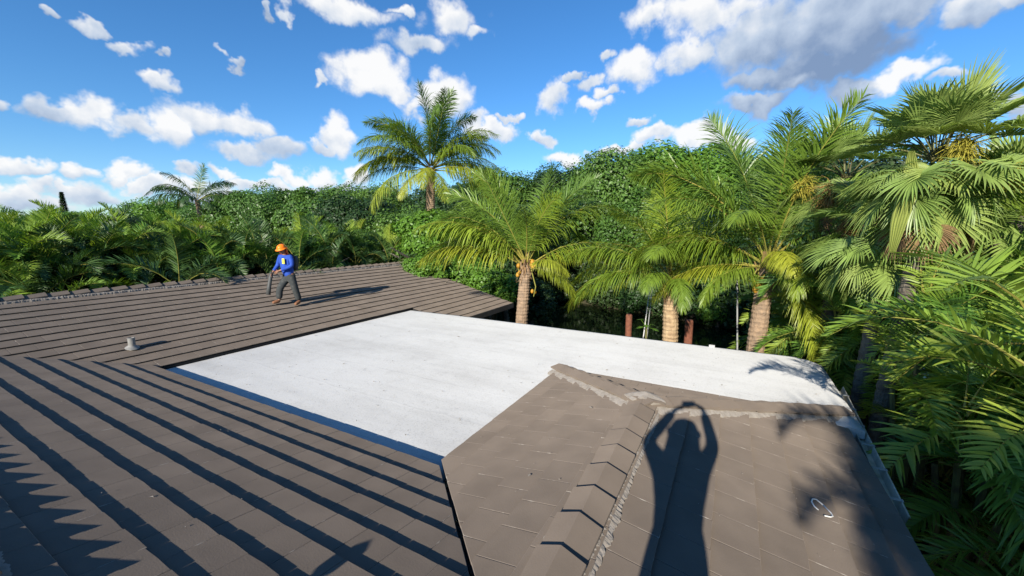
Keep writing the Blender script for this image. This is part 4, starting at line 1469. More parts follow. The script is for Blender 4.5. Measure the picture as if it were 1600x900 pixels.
CR_A = crown_mesh('crown', 90, 440, .046, 1, MT['leaf'])
CR_B = crown_mesh('crown', 64, 480, .048, 2, MT['leaf_lit'], cl=.27)
CR_C = crown_mesh('crown', 90, 420, .050, 3, MT['leaf_dark'])
CR_D = crown_mesh('crown', 60, 520, .062, 4, MT['leaf'], cl=.30)
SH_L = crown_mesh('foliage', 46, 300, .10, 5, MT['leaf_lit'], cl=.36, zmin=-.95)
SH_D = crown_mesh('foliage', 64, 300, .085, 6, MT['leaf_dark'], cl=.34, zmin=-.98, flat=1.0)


def limb_mesh(h, r, seed):
    rng = random.Random(seed)
    mb = MB()
    mb.tube([(0, 0, -.2), (.05, 0, h * .3), (-.05, .08, h * .55)], [r * 1.3, r, r * .85], 8)
    for k in range(6):
        a = k * 1.05 + rng.uniform(-.3, .3)
        l = h * rng.uniform(.3, .5)
        s = V((-.05, .08, h * (.5 + .02 * k)))
        mb.tube([s, s + V((math.cos(a) * l * .5, math.sin(a) * l * .5, l * .5)), s + V((math.cos(a) * l, math.sin(a) * l, l * .75))], [r * .6, r * .4, r * .15], 6)
    return mb


def tree(px, py, D, rad, me, label, group, zs=.85, seed=0, name='broadleaf_tree', cat='tree', low=None):
    """py is the top of the crown as seen; rad in metres"""
    p = spot(px, py, D)
    cz = p.z - rad * zs * .92
    root = thing(name, (p.x, p.y, GZ), label, cat, group)
    limb_mesh(max(1.0, cz - GZ), rad * .06 + .08, seed).build('trunk', MT['bark_grey'], root)
    link('crown', me, root, Matrix.Translation((0, 0, cz - GZ)) @ Matrix.Rotation(seed * 1.7, 4, 'Z') @ Matrix.Diagonal((rad, rad, rad * zs, 1)))
    return root


BK = 'trees on the far side of the canal'
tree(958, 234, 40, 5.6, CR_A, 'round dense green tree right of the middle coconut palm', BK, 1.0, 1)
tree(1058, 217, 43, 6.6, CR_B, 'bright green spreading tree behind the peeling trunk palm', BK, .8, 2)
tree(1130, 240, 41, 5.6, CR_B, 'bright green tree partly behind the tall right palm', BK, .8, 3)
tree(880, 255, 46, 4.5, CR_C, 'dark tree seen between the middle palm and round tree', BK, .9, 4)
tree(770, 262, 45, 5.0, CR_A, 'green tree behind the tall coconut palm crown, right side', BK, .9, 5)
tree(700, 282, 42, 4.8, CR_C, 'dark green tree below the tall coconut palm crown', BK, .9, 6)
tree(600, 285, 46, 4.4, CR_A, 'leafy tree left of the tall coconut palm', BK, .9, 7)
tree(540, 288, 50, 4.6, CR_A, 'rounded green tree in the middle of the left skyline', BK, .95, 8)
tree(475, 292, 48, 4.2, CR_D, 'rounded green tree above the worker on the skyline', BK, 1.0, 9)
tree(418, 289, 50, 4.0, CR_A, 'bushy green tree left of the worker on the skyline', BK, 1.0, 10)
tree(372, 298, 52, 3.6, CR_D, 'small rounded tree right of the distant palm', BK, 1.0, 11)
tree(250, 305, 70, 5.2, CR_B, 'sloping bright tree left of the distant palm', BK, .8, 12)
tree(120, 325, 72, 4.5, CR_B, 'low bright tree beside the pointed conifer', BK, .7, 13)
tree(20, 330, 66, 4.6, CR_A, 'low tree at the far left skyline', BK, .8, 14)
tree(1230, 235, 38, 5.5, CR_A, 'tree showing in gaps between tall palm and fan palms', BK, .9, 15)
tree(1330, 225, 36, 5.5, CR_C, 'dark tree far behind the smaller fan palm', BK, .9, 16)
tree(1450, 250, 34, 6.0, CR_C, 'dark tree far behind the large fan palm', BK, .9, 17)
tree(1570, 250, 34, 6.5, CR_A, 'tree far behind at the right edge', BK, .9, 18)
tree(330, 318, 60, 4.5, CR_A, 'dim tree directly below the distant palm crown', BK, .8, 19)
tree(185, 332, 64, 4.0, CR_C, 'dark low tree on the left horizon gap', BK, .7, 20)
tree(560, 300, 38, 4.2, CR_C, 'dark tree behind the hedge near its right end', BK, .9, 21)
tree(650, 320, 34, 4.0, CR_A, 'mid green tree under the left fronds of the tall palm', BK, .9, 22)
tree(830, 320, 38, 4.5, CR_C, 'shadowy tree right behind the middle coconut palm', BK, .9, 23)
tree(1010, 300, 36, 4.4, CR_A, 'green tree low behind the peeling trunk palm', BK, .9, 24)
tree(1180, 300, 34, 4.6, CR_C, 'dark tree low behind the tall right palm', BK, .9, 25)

# unseen trees added behind the viewer's right shoulder to shade the lower right
for bx, by, bz, br, lab in ((-2.8, -6.0, 2.9, 3.0, 'unseen leafy tree behind the right side of the house, added to shade the undergrowth'), (-3.4, -8.6, 1.0, 2.6, 'second unseen leafy tree added behind the right side of the house'), (-9.5, -3.55, 5.3, 1.5, 'unseen slim tall tree added behind the near eave to soften the shade on the tiles')):
    root = thing('broadleaf_tree', (bx, by, GZ), lab, 'tree', 'unseen shade trees added behind the right side of the house')
    limb_mesh(bz - GZ, .2, 91).build('trunk', MT['bark_grey'], root)
    link('crown', CR_A, root, Matrix.Translation((0, 0, bz - GZ)) @ Matrix.Diagonal((br, br, br, 1)))

# shrubs on the far bank, mirrored in the water


def bank_point(px, p):
    """where the line of sight in this compass direction crosses the line p metres across the canal"""
    d = ray(px, 450)
    d.z = 0
    d.normalize()
    return d * (p / d.dot(pd))


SG = 'shrubs along the far bank of the canal'
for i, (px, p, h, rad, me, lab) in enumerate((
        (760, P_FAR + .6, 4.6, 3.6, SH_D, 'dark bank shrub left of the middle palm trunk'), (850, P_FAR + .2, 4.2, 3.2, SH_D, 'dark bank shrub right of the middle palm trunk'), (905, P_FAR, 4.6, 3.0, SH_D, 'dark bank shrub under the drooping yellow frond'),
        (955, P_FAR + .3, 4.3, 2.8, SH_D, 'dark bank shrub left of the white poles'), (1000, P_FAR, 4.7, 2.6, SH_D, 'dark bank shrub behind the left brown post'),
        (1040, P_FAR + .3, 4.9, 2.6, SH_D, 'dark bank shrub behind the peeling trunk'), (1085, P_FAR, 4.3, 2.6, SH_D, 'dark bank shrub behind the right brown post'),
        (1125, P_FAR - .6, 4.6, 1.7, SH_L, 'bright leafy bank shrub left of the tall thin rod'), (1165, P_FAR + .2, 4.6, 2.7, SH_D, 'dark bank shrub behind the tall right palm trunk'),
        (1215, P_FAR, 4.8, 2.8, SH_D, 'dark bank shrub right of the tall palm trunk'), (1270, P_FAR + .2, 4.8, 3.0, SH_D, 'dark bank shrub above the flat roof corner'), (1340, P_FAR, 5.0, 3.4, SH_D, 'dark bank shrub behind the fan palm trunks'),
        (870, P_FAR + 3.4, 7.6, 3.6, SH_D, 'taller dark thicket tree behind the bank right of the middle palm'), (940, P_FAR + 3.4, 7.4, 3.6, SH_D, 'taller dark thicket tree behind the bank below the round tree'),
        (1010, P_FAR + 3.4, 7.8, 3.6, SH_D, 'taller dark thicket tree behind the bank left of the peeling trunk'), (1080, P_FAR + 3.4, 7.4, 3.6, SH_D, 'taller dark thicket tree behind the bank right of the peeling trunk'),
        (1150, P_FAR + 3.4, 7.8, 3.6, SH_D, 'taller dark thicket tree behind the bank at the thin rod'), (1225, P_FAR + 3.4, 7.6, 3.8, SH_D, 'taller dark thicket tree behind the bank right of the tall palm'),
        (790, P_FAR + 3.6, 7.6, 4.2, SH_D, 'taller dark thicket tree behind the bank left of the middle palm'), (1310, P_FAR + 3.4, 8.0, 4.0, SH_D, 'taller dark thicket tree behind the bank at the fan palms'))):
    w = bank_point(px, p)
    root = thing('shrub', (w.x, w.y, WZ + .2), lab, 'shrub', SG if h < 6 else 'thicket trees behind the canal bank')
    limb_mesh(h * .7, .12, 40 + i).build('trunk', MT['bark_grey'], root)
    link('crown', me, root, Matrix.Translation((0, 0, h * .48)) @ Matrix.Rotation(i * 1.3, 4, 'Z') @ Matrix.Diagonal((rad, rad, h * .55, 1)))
# bright vines and bushes by the gable end
VG = 'bushes beside the far gable end'
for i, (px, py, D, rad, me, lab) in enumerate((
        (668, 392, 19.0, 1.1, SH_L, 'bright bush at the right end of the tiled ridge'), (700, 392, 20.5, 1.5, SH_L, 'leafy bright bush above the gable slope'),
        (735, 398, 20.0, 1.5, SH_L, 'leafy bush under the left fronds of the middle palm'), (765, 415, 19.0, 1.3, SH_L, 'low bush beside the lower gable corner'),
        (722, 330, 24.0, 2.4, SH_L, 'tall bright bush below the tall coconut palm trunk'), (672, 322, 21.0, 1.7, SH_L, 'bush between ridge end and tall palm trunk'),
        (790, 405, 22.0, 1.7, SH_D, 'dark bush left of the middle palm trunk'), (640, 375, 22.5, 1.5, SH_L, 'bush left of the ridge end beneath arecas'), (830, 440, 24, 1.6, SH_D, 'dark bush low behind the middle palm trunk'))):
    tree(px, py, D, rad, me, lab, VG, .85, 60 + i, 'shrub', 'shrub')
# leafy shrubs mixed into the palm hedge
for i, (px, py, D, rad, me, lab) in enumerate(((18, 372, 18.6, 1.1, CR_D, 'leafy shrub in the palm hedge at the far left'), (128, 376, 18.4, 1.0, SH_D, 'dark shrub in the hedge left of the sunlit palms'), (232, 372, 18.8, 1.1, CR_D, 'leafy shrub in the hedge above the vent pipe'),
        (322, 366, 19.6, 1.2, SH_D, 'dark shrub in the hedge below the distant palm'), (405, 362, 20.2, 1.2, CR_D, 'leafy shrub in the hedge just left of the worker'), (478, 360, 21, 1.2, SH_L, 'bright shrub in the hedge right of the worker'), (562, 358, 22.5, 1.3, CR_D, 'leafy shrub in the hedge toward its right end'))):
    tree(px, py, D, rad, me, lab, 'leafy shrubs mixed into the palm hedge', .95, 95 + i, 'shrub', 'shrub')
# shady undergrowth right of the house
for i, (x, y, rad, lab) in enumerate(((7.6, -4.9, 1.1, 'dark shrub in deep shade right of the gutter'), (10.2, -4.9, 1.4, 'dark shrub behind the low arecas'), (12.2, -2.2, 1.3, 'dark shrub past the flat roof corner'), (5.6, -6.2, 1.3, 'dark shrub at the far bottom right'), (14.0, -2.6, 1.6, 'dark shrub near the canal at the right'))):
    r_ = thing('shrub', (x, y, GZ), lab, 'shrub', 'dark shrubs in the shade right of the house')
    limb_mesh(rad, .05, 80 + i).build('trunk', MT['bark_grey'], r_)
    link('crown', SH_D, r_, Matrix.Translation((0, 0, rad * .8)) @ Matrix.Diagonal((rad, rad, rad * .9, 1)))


# a pointed conifer on the left horizon
pc = spot(97, 309, 95)
ct = thing('conifer_tree', (pc.x, pc.y, GZ), 'thin pointed conifer tip on the left horizon', 'tree')
hh = pc.z - GZ + .9
cm = MB()
cm.tube([(0, 0, 0), (0, 0, hh)], [.25, .03], 6)
cm.build('trunk', MT['bark_grey'], ct)
cm = MB()
rng = random.Random(3)
for k in range(2600):
    z = hh * (.25 + .75 * rng.random() ** .8)
    r = (hh - z) * .13 + .02
    a = rng.uniform(0, 6.283); rr = r * rng.uniform(.4, 1)
    p = V((math.cos(a) * rr, math.sin(a) * rr, z))
    d = V((math.cos(a), math.sin(a), rng.uniform(-.5, .2))) * .3
    s = V((-math.sin(a), math.cos(a), rng.uniform(-.4, .4))) * .12
    cm.add([p - s, p + s, p + d], [(0, 1, 2)])
cm.build('crown', MT['leaf_dark'], ct)

# neighbour's house glimpsed through the hedge
nh_p = spot(170, 430, 27)
nh = thing('house', (nh_p.x, nh_p.y, GZ), 'tan neighbour house with terracotta roof glimpsed through the palm hedge', 'house', rz=R_(0))
w_ = MB(); w_.box((-9, -3.5, 0), (9, 3.5, 2.55)); w_.build('wall', MT['tan'], nh)
w_ = MB()
w_.add([(-9.6, -4.1, 2.55), (9.6, -4.1, 2.55), (9.6, 4.1, 2.55), (-9.6, 4.1, 2.55), (-5.5, 0, 3.75), (5.5, 0, 3.75)], [(0, 1, 5, 4), (1, 2, 5), (2, 3, 4, 5), (3, 0, 4), (3, 2, 1, 0)])
w_.build('roof', MT['terracotta'], nh)
for k, x in enumerate((-6, -1.5, 3, 6.5)):
    w_ = MB(); w_.box((x - .7, -3.56, .9), (x + .7, -3.503, 2.1)); f_ = w_.build('window_frame', MT['white_trim'], nh)
    w_ = MB(); w_.box((x - .62, -3.58, .98), (x + .62, -3.565, 2.02)); w_.build('pane', MT['glass'], f_)


# ------------------------------------------------------------------ posts, poles, small plants
def post(px, ytop, D, r, label):
    p = spot(px, ytop, D)
    root = thing('mooring_post', (p.x, p.y, WZ - .6), label, 'post', 'brown posts at the canal edge')
    mb = MB()
    h = p.z - WZ + .6
    mb.tube([(0, 0, 0), (0, 0, h * .5), (0, 0, h - .03), (0, 0, h)], [r * 1.05, r, r, r * .9], 14)
    mb.build('post', MT['wood_post'], root)
    mb = MB()
    mb.tube([(0, 0, h + .001), (0, 0, h + .025)], [r * .93, r * .8], 14)
    mb.build('cap', MT['wood_post'], root)


post(983, 492, 15.2, .115, 'left brown wooden post behind the roof edge')
post(1077, 501, 14.6, .13, 'right brown wooden post beside the peeling palm trunk')


def rod(pa, pb, D, r, m, label, name='pole', extra=None):
    a, b = spot(*pa, D), spot(*pb, D)
    d = (b - a).normalized()
    a = a + d * ((WZ - .5 - a.z) / d.z)
    root = thing(name, a, label, 'pole', extra)
    mb = MB()
    mb.tube([(0, 0, 0), (b - a) * .5, b - a], [r, r, r * .8], 8)
    mb.build('shaft', MT[m], root)
    mb = MB()
    mb.tube([(b - a), (b - a) + d * .03], [r * 1.1, r * .9], 8)
    mb.build('tip', MT[m], root)
    return root


rod((1008, 506), (1015, 452), 15.6, .022, 'pole', 'left of two thin white poles leaning together', extra='white poles by the canal')
rod((1013, 506), (1018.5, 455), 15.9, .020, 'galv', 'right of two thin white poles, slightly greyer', extra='white poles by the canal')
rod((1152, 545), (1152, 440), 14.0, .026, 'galv', 'upright thin grey rod left of the tall palm trunk')


def papaya():
    p = spot(1010, 515, 13.6)
    root = thing('papaya_plant', (p.x, p.y, GZ), 'young bright papaya plant beside the white poles', 'plant')
    h = p.z - GZ
    mb = MB(); mb.tube([(0, 0, 0), (.02, 0, h * .6), (0, 0, h + .1)], [.05, .045, .03], 8); mb.build('stem', MT['cane'], root)
    rng = random.Random(4)
    for k in range(9):
        a = k * 2.4
        el = rng.uniform(-.2, .8)
        L_ = rng.uniform(.18, .32)
        e = V((math.cos(a) * L_, math.sin(a) * L_, L_ * el))
        m = MB()
        s0 = V((0, 0, h + .08))
        m.tube([s0, s0 + e], [.008, .005], 5)
        for q in range(7):
            b = a + (q - 3) * .55
            d = V((math.cos(b), math.sin(b), -.35 + .1 * abs(q - 3)))
            w = V((-math.sin(b), math.cos(b), 0)) * .03
            c = s0 + e
            l = .17 * (1 - .1 * abs(q - 3))
            m.add([c, c + d * l * .55 + w, c + d * l, c + d * l * .55 - w], [(0, 1, 2, 3)])
        m.build('leaf', MT['papaya'], root)
    return root


papaya()

# wire hook lying on the near slope
pts = [V(p) for p in ((4.233, -0.831, 0.118), (4.253, -0.8, 0.135), (4.301, -0.788, 0.142), (4.360, -0.803, 0.138), (4.385, -0.836, 0.130), (4.337, -0.88, 0.119), (4.257, -0.925, 0.109), (4.211, -0.931, 0.109), (4.181, -0.907, 0.114), (4.157, -0.862, 0.126))]
hk = thing('wire_hook', pts[5], 'bent white wire hook lying on the tiles near the right eave', 'wire')
pts = [p - pts[5] for p in pts]
mb = MB(); mb.tube(pts[:6], .006, 8); mb.build('hook_bend', MT['wire'], hk, smooth=True)
mb = MB(); mb.tube(pts[5:], .006, 8); mb.build('hook_tail', MT['wire'], hk, smooth=True)

# leaf litter and grit scattered over the roof
rng = random.Random(31)
lt = MB()
for k in range(300):
    x = rng.uniform(UA + .2, UF - .1)
    y = rng.uniform(-1.6, YB - .1)
    if x < UL + .1 and y < YL + .15:
        continue
    s = rng.uniform(.006, .02) if rng.random() < .95 else rng.uniform(.02, .04)
    a = rng.uniform(0, 6.28)
    d = V((math.cos(a), math.sin(a), 0)) * s; w = V((-math.sin(a), math.cos(a), 0)) * s * .35
    c = V((x, y, FLAT_Z + .016 + .010 * mnoise.noise(V((x * .5, y * .5, 3))) + .004 * mnoise.noise(V((x * 2.1, y * 2.1, 1)))))
    lt.add([c - d, c + w + V((0, 0, .006)), c + d + V((0, 0, .004)), c - w], [(0, 1, 2, 3)])
o_ = lt.build('roof_litter', MT['litter'])
tag(o_, 'dry leaf bits scattered over the white flat roof', 'leaf litter', kind='stuff')
lt = MB()
for k in range(110):
    which = rng.random()
    if which < .45:
        x = rng.uniform(.8, UA); y = rng.uniform(2.9, 9); z = SL * (UA - x)
    elif which < .75:
        y = rng.uniform(YR + .2, YL); x = rng.uniform(UA - (YL - y) + .1, UL - (YL - y)); z = SL * (YL - y)
    else:
        y = rng.uniform(YE + .05, YR - .2); x = rng.uniform(3.4, 6.0); z = ZE + SL * (y - YE)
    s = rng.uniform(.003, .009) if rng.random() < .93 else rng.uniform(.015, .03)
    a = rng.uniform(0, 6.28)
    d = V((math.cos(a), math.sin(a), 0)) * s; w = V((-math.sin(a), math.cos(a), 0)) * s * .6
    c = V((x, y, z + RAISE + .030))
    lt.add([c - d, c + w + V((0, 0, .006)), c + d, c - w + V((0, 0, .004))], [(0, 1, 2, 3)])
o_ = lt.build('mortar_crumbs', MT['mortar'])
tag(o_, 'pale mortar crumbs scattered over the brown tiles', 'crumbs', kind='stuff')


# ------------------------------------------------------------------ people
def skin_mesh(name, nodes, edges, m, root=0, subdiv=2):
    """nodes: name -> (co, radius or (rx, ry)); grown with a Skin modifier and frozen"""
    keys = list(nodes)
    ix = {k: i for i, k in enumerate(keys)}
    me = bpy.data.meshes.new(name + '_tmp')
    me.from_pydata([tuple(nodes[k][0]) for k in keys], [(ix[a], ix[b]) for a, b in edges], [])
    ob = bpy.data.objects.new(name + '_tmp', me)
    COL.objects.link(ob)
    md = ob.modifiers.new('Skin', 'SKIN')
    md.use_smooth_shade = True
    if not me.skin_vertices:
        bpy.context.view_layer.objects.active = ob
    for k in keys:
        r = nodes[k][1]
        sv = me.skin_vertices[0].data[ix[k]]
        sv.radius = r if isinstance(r, tuple) else (r, r)
        sv.use_root = (ix[k] == root)
    sd = ob.modifiers.new('Subdivision', 'SUBSURF')
    sd.levels = subdiv
    sd.render_levels = subdiv
    dg = bpy.context.evaluated_depsgraph_get()
    res = bpy.data.meshes.new_from_object(ob.evaluated_get(dg))
    res.name = name
    bpy.data.objects.remove(ob)
    res.materials.clear()
    res.materials.append(m)
    for p in res.polygons:
        p.use_smooth = True
        p.material_index = 0
    return res


def hand_nodes(nodes, edges, tag_, wrist, d, side, curl):
    """palm, four fingers of unequal length and a thumb"""
    d = V(d).normalized(); side = V(side); side = (side - d * side.dot(d)).normalized()
    inn = d.cross(side)
    curl = V(curl)
    palm = V(wrist) + d * .055
    nodes[tag_ + 'palm'] = (palm, (.030, .022))
    edges.append((tag_ + 'wrist', tag_ + 'palm'))
    for i, (o, l) in enumerate(((-.030, .075), (-.010, .084), (.011, .078), (.030, .062))):
        k0 = palm + d * .035 + side * o
        k1 = k0 + (d * .8 + curl * .6).normalized() * l * .5
        k2 = k1 + (d * .2 + curl * 1.0).normalized() * l * .5
        a, b, c = tag_ + 'f%da' % i, tag_ + 'f%db' % i, tag_ + 'f%dc' % i
        nodes[a] = (k0, .010); nodes[b] = (k1, .009); nodes[c] = (k2, .008)
        edges += [(tag_ + 'palm', a), (a, b), (b, c)]
    t0 = palm - d * .01 + side * -.04
    t1 = t0 + (d * .6 - side * .5 + curl * .4).normalized() * .04
    nodes[tag_ + 't0'] = (t0, .011); nodes[tag_ + 't1'] = (t1, .009)
    edges += [(tag_ + 'palm', tag_ + 't0'), (tag_ + 't0', tag_ + 't1')]


def head_geo(c, fwd, up, s=1.0):
    """a head with brow, nose, chin and ears"""
    fwd, up = V(fwd).normalized(), V(up)
    up = (up - fwd * up.dot(fwd)).normalized()
    lf = up.cross(fwd)
    nu, nv = 24, 18
    vs, fs = [], []
    for i in range(nv + 1):
        a = math.pi * i / nv - math.pi / 2
        for j in range(nu):
            b = 2 * math.pi * j / nu
            x, y, z = math.cos(a) * math.cos(b), math.cos(a) * math.sin(b), math.sin(a)
            r = V((x * .098, y * .077, z * .118))
            if z < 0:
                r.y *= 1 + .28 * z; r.x += .018 * -z * (1 if x > 0 else -.6)
            if x > 0:
                nose = math.exp(-((y / .16) ** 2)) * math.exp(-(((z + .12) / .22) ** 2))
                r.x += .026 * nose
                eye = math.exp(-(((abs(y) - .36) / .14) ** 2)) * math.exp(-(((z - .05) / .11) ** 2))
                r.x -= .012 * eye
                mouth = math.exp(-((y / .3) ** 2)) * math.exp(-(((z + .48) / .06) ** 2))
                r.x -= .006 * mouth
            ear = math.exp(-((x / .18) ** 2)) * math.exp(-(((z + .02) / .22) ** 2)) * (1 if abs(y) > .8 else 0)
            r.y += .016 * ear * (1 if y > 0 else -1)
            vs.append(V(c) + (fwd * r.x + lf * r.y + up * r.z) * s)
    for i in range(nv):
        for j in range(nu):
            fs.append((i * nu + j, i * nu + (j + 1) % nu, (i + 1) * nu + (j + 1) % nu, (i + 1) * nu + j))
    return vs, fs


def merge(me, vs, fs):
    bm = bmesh.new()
    bm.from_mesh(me)
    nv = [bm.verts.new(v) for v in vs]
    for f in fs:
        q = []
        for i in f:
            if nv[i] not in q:
                q.append(nv[i])
        if len(q) > 2:
            try:
                nf = bm.faces.new(q); nf.smooth = True
            except ValueError:
                pass
    bm.to_mesh(me); bm.free()
    return me


def person(loc, rz, J, label, bulk=1.0, shirt='blue', face=(1, 0, -.25), hand_dir=None, group=None):
    """J: joint name -> position, facing +X, left is +Y"""
    root = thing('person', loc, label, 'person', group, rz)
    j = {k: V(v) for k, v in J.items()}
    nd, ed = {}, []
    nd['pelvis'] = (j['pelvis'], (.135, .11))
    nd['waist'] = (j['pelvis'].lerp(j['chest'], .45), (.125, .10)); nd['chest'] = (j['chest'], (.15, .11)); nd['neck'] = (j['neck'], .055); nd['skull'] = (j['head'] - V((.01, 0, .02)), .06)
    ed += [('pelvis', 'waist'), ('waist', 'chest'), ('chest', 'neck'), ('neck', 'skull')]
    for s in 'lr':
        nd[s + 'sho'] = (j[s + 'sho'], .058); nd[s + 'elb'] = (j[s + 'elb'], .042); nd[s + 'wrist'] = (j[s + 'wri'], .027)
        ed += [('chest', s + 'sho'), (s + 'sho', s + 'elb'), (s + 'elb', s + 'wrist')]
        nd[s + 'hip'] = (j[s + 'hip'], .085); nd[s + 'knee'] = (j[s + 'kne'], .058); nd[s + 'ank'] = (j[s + 'ank'], .040); nd[s + 'toe'] = (j[s + 'toe'], .034)
        ed += [('pelvis', s + 'hip'), (s + 'hip', s + 'knee'), (s + 'knee', s + 'ank'), (s + 'ank', s + 'toe')]
        hd = hand_dir[s]
        hand_nodes(nd, ed, s, j[s + 'wri'], hd[0], hd[1], hd[2])
    body = skin_mesh('body', nd, ed, MT['skin'])
    vs, fs = head_geo(j['head'], face, (0, 0, 1) if abs(V(face).normalized().z) < .9 else (1, 0, 0))
    merge(body, vs, fs)
    link('body', body, root)
    g = .016
    sh, se = {}, []
    sh['hem'] = (j['pelvis'] - V((0, 0, .13)), ((.165 + g) * bulk, .128 + g)); sh['waist'] = (nd['waist'][0], ((.155 + g) * bulk, .120 + g)); sh['chest'] = (j['chest'], ((.165 + g) * bulk, .122 + g)); sh['collar'] = (j['chest'].lerp(j['neck'], .75), .070)
    se += [('hem', 'waist'), ('waist', 'chest'), ('chest', 'collar')]
    for s in 'lr':
        sh[s + 'sho'] = (j[s + 'sho'], .082 * bulk); sh[s + 'elb'] = (j[s + 'elb'], .064 * bulk); sh[s + 'cuff'] = (j[s + 'elb'].lerp(j[s + 'wri'], .9), .048 * bulk)
        se += [('chest', s + 'sho'), (s + 'sho', s + 'elb'), (s + 'elb', s + 'cuff')]
    link('shirt', skin_mesh('shirt', sh, se, MT[shirt]), root)
    tr, te = {}, []
    tr['belt'] = (j['pelvis'] + V((0, 0, .12)), (.140, .110)); tr['crotch'] = (j['pelvis'] - V((0, 0, .06)), (.14, .115))
    te += [('belt', 'crotch')]
    for s in 'lr':
        tr[s + 'hip'] = (j[s + 'hip'] - V((0, 0, .06)), .115 * bulk); tr[s + 'kne'] = (j[s + 'kne'], .096 * bulk); tr[s + 'cuff'] = (j[s + 'kne'].lerp(j[s + 'ank'], .92), .090 * bulk)
        te += [('crotch', s + 'hip'), (s + 'hip', s + 'kne'), (s + 'kne', s + 'cuff')]
    link('trousers', skin_mesh('trousers', tr, te, MT['jeans']), root)
    for s in 'lr':
        a, t = j[s + 'ank'], j[s + 'toe']
        fw = (t - a); fw.z = 0; fw.normalize()
        bn = {'top': (a + V((0, 0, .05)), .062), 'heel': (a - V((0, 0, .015)), .058), 'ball': (t, (.052, .048)), 'tip': (t + fw * .05, (.042, .036)), 'back': (a - fw * .03 - V((0, 0, .02)), .05)}
        link('boot', skin_mesh('boot', bn, [('top', 'heel'), ('heel', 'ball'), ('ball', 'tip'), ('heel', 'back')], MT['boot']), root)
    return root, j


# the worker on the far slope
wp = V((2.7117 * 2.6, 4.323 * 2.6, .1767 * 2.6 + RAISE + .03))
WRZ = R_(190)
gx = V((math.cos(WRZ), math.sin(WRZ), 0)); gy = V((-math.sin(WRZ), math.cos(WRZ), 0))
sz = lambda x, y: SL * (gx.y * x + gy.y * y)
J = dict(pelvis=(0, 0, .86), chest=(.05, 0, 1.26), neck=(.10, 0, 1.46), head=(.16, 0, 1.585),
         lsho=(.07, .19, 1.38), rsho=(.07, -.19, 1.38), lelb=(.12, .29, 1.13), lwri=(.28, -.02, 1.00), relb=(.06, -.32, 1.12), rwri=(.27, -.28, .96),
         lhip=(0, .11, .80), rhip=(0, -.11, .80), lkne=(-.05, .14, .45), rkne=(.22, -.15, .46),
         lank=(-.16, .15, .09 + sz(-.16, .15)), rank=(.22, -.19, .09 + sz(.22, -.19)), ltoe=(-.02, .17, .045 + sz(-.02, .17)), rtoe=(.36, -.23, .05 + sz(.36, -.23)))
wk_, j = person(wp, WRZ, J, 'worker in blue shirt and orange hard hat walking on the tiles', face=(.9, -.05, -.42),
                hand_dir={'l': ((.6, -.6, -.4), (.2, .2, -1), (-.3, -.5, -.5)), 'r': ((.5, -.1, -.8), (.7, .3, .2), (.2, .5, -.6))})
hc = j['head']
fwv = V((.9, -.05, -.42)).normalized()
hz = V((.42, 0, .9)).normalized()
hrot = Matrix.Rotation(R_(22), 3, 'Y')
hm = MB()
nu = 24
prof = [(.150, .030), (.150, .040), (.122, .045), (.118, .075), (.104, .115), (.078, .143), (.040, .160), (.0, .164)]
vs, fs = [], []
for r, z in prof:
    for k in range(nu):
        a = 2 * math.pi * k / nu
        rr = r * (1.12 if (math.cos(a) > .2 and r > .14) else 1.0)
        vs.append(hc + hrot @ V((rr * math.cos(a) * 1.08, rr * math.sin(a) * .92, z)))
for i in range(len(prof) - 1):
    for k in range(nu):
        fs.append((i * nu + k, i * nu + (k + 1) % nu, (i + 1) * nu + (k + 1) % nu, (i + 1) * nu + k))
fs.append(tuple(range(nu - 1, -1, -1)))
hm.add(vs, fs)
hm.build('hard_hat', MT['orange'], wk_, smooth=True)
nf = MB()
vs, fs = [], []
rows = [(.045, .135), (-.06, .142), (-.17, .16), (-.30, .175)]
for z, r in rows:
    for k in range(11):
        a = R_(95 + 170 * k / 10)
        vs.append(hc + V((r * math.cos(a) * 1.02 - (.04 if z < -.1 else 0), r * math.sin(a) * .95, z)))
for i in range(3):
    for k in range(10):
        fs.append((i * 11 + k, i * 11 + k + 1, (i + 1) * 11 + k + 1, (i + 1) * 11 + k))
nf.add(vs, fs)
nf.build('neck_flap', MT['orange_cloth'], wk_, smooth=True)
pt = MB()
pt.box((.205, .03, 1.19), (.222, .115, 1.34))
pt.build('chest_patch', MT['yellow'], wk_)

# backpack blower
bl = thing('leaf_blower', wp, 'backpack leaf blower with dark grey tube carried by the worker', 'leaf blower', rz=WRZ)
bm_ = MB()
hs_ = [(-.30, .20, 1.0, 1.35)]
n8 = 16
vs, fs = [], []
for z, rx, ry in ((.96, .03, .07), (.99, .055, .11), (1.12, .07, .13), (1.28, .07, .13), (1.37, .055, .11), (1.40, .03, .07)):
    for k in range(n8):
        a = 2 * math.pi * k / n8
        sq = lambda c: math.copysign(abs(c) ** .6, c)
        vs.append(V((-.215 + rx * sq(math.cos(a)), ry * sq(math.sin(a)), z)))
for i in range(5):
    for k in range(n8):
        fs.append((i * n8 + k, i * n8 + (k + 1) % n8, (i + 1) * n8 + (k + 1) % n8, (i + 1) * n8 + k))
fs += [tuple(range(n8 - 1, -1, -1)), tuple(5 * n8 + k for k in range(n8))]
bm_.add(vs, fs); bm_.build('housing', MT['grey_plastic'], bl, smooth=True)
hp = [(-.22, -.14, 1.02), (-.16, -.33, .97), (.02, -.40, .95), (.20, -.36, .96), (.30, -.31, .93)]
bm_ = MB()
dense, rads = [], []
for i in range(len(hp) - 1):
    for q in range(10):
        dense.append(V(hp[i]).lerp(V(hp[i + 1]), q / 10)); rads.append(.044 if q % 2 else .036)
bm_.tube(dense, rads, 10); bm_.build('hose', MT['black'], bl)
bm_ = MB()
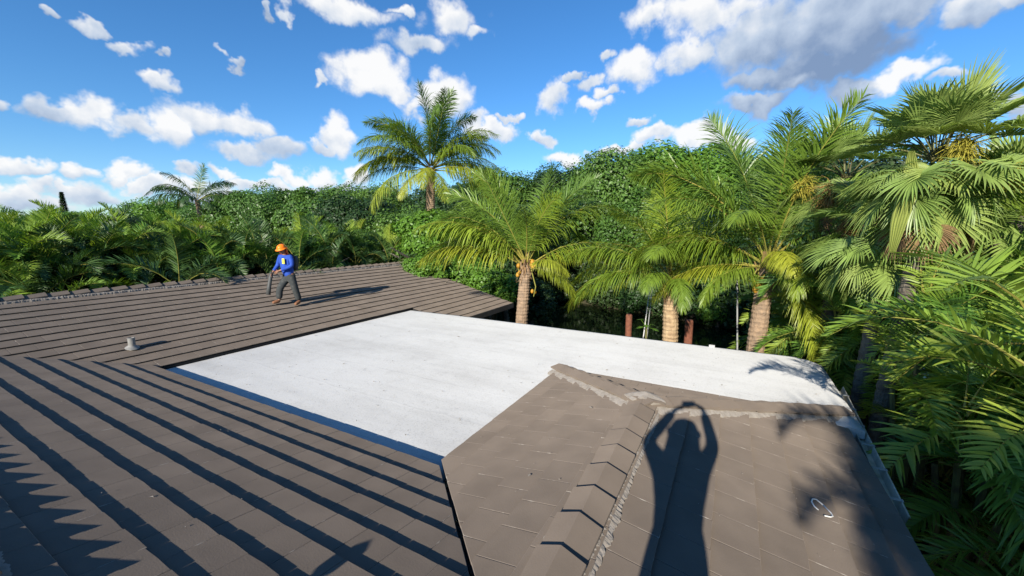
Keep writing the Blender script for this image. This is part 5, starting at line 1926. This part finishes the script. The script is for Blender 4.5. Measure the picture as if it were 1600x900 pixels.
bm_.tube([(.29, -.31, .95), (.34, -.31, .80), (.40, -.32, .55), (.44, -.33, .32)], [.042, .048, .052, .060], 14)
bm_.build('blower_tube', MT['grey_plastic'], bl, smooth=True)
bm_ = MB()
bm_.tube([(.31, -.30, .90), (.33, -.26, .93), (.31, -.20, .94)], [.018, .018, .018], 8)
bm_.build('handle', MT['black'], bl)
for s in (-1, 1):
    bm_ = MB()
    bm_.tube([(-.15, s * .11, 1.36), (-.06, s * .13, 1.43), (.02, s * .14, 1.44)], .016, 6)
    bm_.build('shoulder_strap', MT['black'], bl)

# the photographer, standing astride our ridge with the phone held up; outside the frame, but the shadow is in it
FR = R_(14)                                            # faces where the phone faces
ph_loc = V((-.22, .0, ZA + RAISE - .02))
H0 = CAM_Z - ph_loc.z
ca_, sa_ = math.cos(-FR), math.sin(-FR)


def to_local(p):
    d = V(p) - ph_loc
    return V((d.x * ca_ - d.y * sa_, d.x * sa_ + d.y * ca_, d.z))


GRIP = {'l': V((-.05 * math.cos(YAW) - .17 * math.sin(YAW), -.05 * math.sin(YAW) + .17 * math.cos(YAW), CAM_Z - .05)),
        'r': V((-.05 * math.cos(YAW) + .17 * math.sin(YAW), -.05 * math.sin(YAW) - .17 * math.cos(YAW), CAM_Z - .05))}
Jp = dict(pelvis=(-.02, 0, .90), chest=(.02, 0, 1.22), neck=(.03, 0, 1.42), head=(.03, 0, 1.53),
          lsho=(.03, .18, 1.25), rsho=(.03, -.18, 1.25), lelb=(.14, .32, 1.40), relb=(.14, -.32, 1.40),
          lwri=tuple(to_local(GRIP['l'])), rwri=tuple(to_local(GRIP['r'])),
          lhip=(-.02, .10, .87), rhip=(-.02, -.10, .87), lkne=(.02, .13, .49), rkne=(.02, -.13, .49), lank=(-.02, .15, .07), rank=(-.02, -.15, .07), ltoe=(.12, .17, .04), rtoe=(.12, -.17, .04))
pp, _ = person(ph_loc, FR, Jp, 'photographer standing on the ridge with both arms raised, seen by shadow', bulk=1.12, shirt='jeans', face=(1, 0, .15),
               hand_dir={'l': ((.1, -.8, .45), (1, 0, 0), (-.1, -.6, -.3)), 'r': ((.1, .8, .45), (1, 0, 0), (-.1, .6, -.3))})
hb = MB()
hcp = V(Jp['head'])
vs, fs, nu = [], [], 24
for r, z in ((.185, .015), (.185, .028), (.150, .045), (.145, .085), (.120, .125), (.070, .150), (.0, .156)):
    for k in range(nu):
        a = 2 * math.pi * k / nu
        vs.append(hcp + V((r * math.cos(a), r * math.sin(a) * .95, z)))
for i in range(6):
    for k in range(nu):
        fs.append((i * nu + k, i * nu + (k + 1) % nu, (i + 1) * nu + (k + 1) % nu, (i + 1) * nu + k))
fs.append(tuple(range(nu - 1, -1, -1)))
hb.add(vs, fs)
hb.build('sun_hat', MT['tan'], pp, smooth=True)
hb = MB()
vs, fs = [], []
for z, r in ((.02, .155), (-.08, .165), (-.18, .18), (-.24, .20)):
    for k in range(13):
        a = R_(65 + 230 * k / 12)
        vs.append(hcp + V((r * math.cos(a), r * math.sin(a), z)))
for i in range(3):
    for k in range(12):
        fs.append((i * 13 + k, i * 13 + k + 1, (i + 1) * 13 + k + 1, (i + 1) * 13 + k))
hb.add(vs, fs)
hb.build('neck_flap', MT['tan'], pp, smooth=True)
ph = thing('phone', (0, 0, CAM_Z - .037), 'phone held up in landscape by the photographer, seen by shadow', 'phone')
pbx = MB()
rot = Matrix.Translation((0, 0, CAM_Z)) @ Matrix.Rotation(YAW, 4, 'Z') @ Matrix.Rotation(PITCH, 4, 'Y')
pbx.box((-.014, -.078, -.037), (-.005, .078, .037), 0, rot)
pbx.build('case', MT['black'], ph)
pbx = MB()
pbx.box((-.0155, -.074, -.034), (-.0145, .074, .034), 0, rot)
pbx.build('screen', MT['glass'], ph)
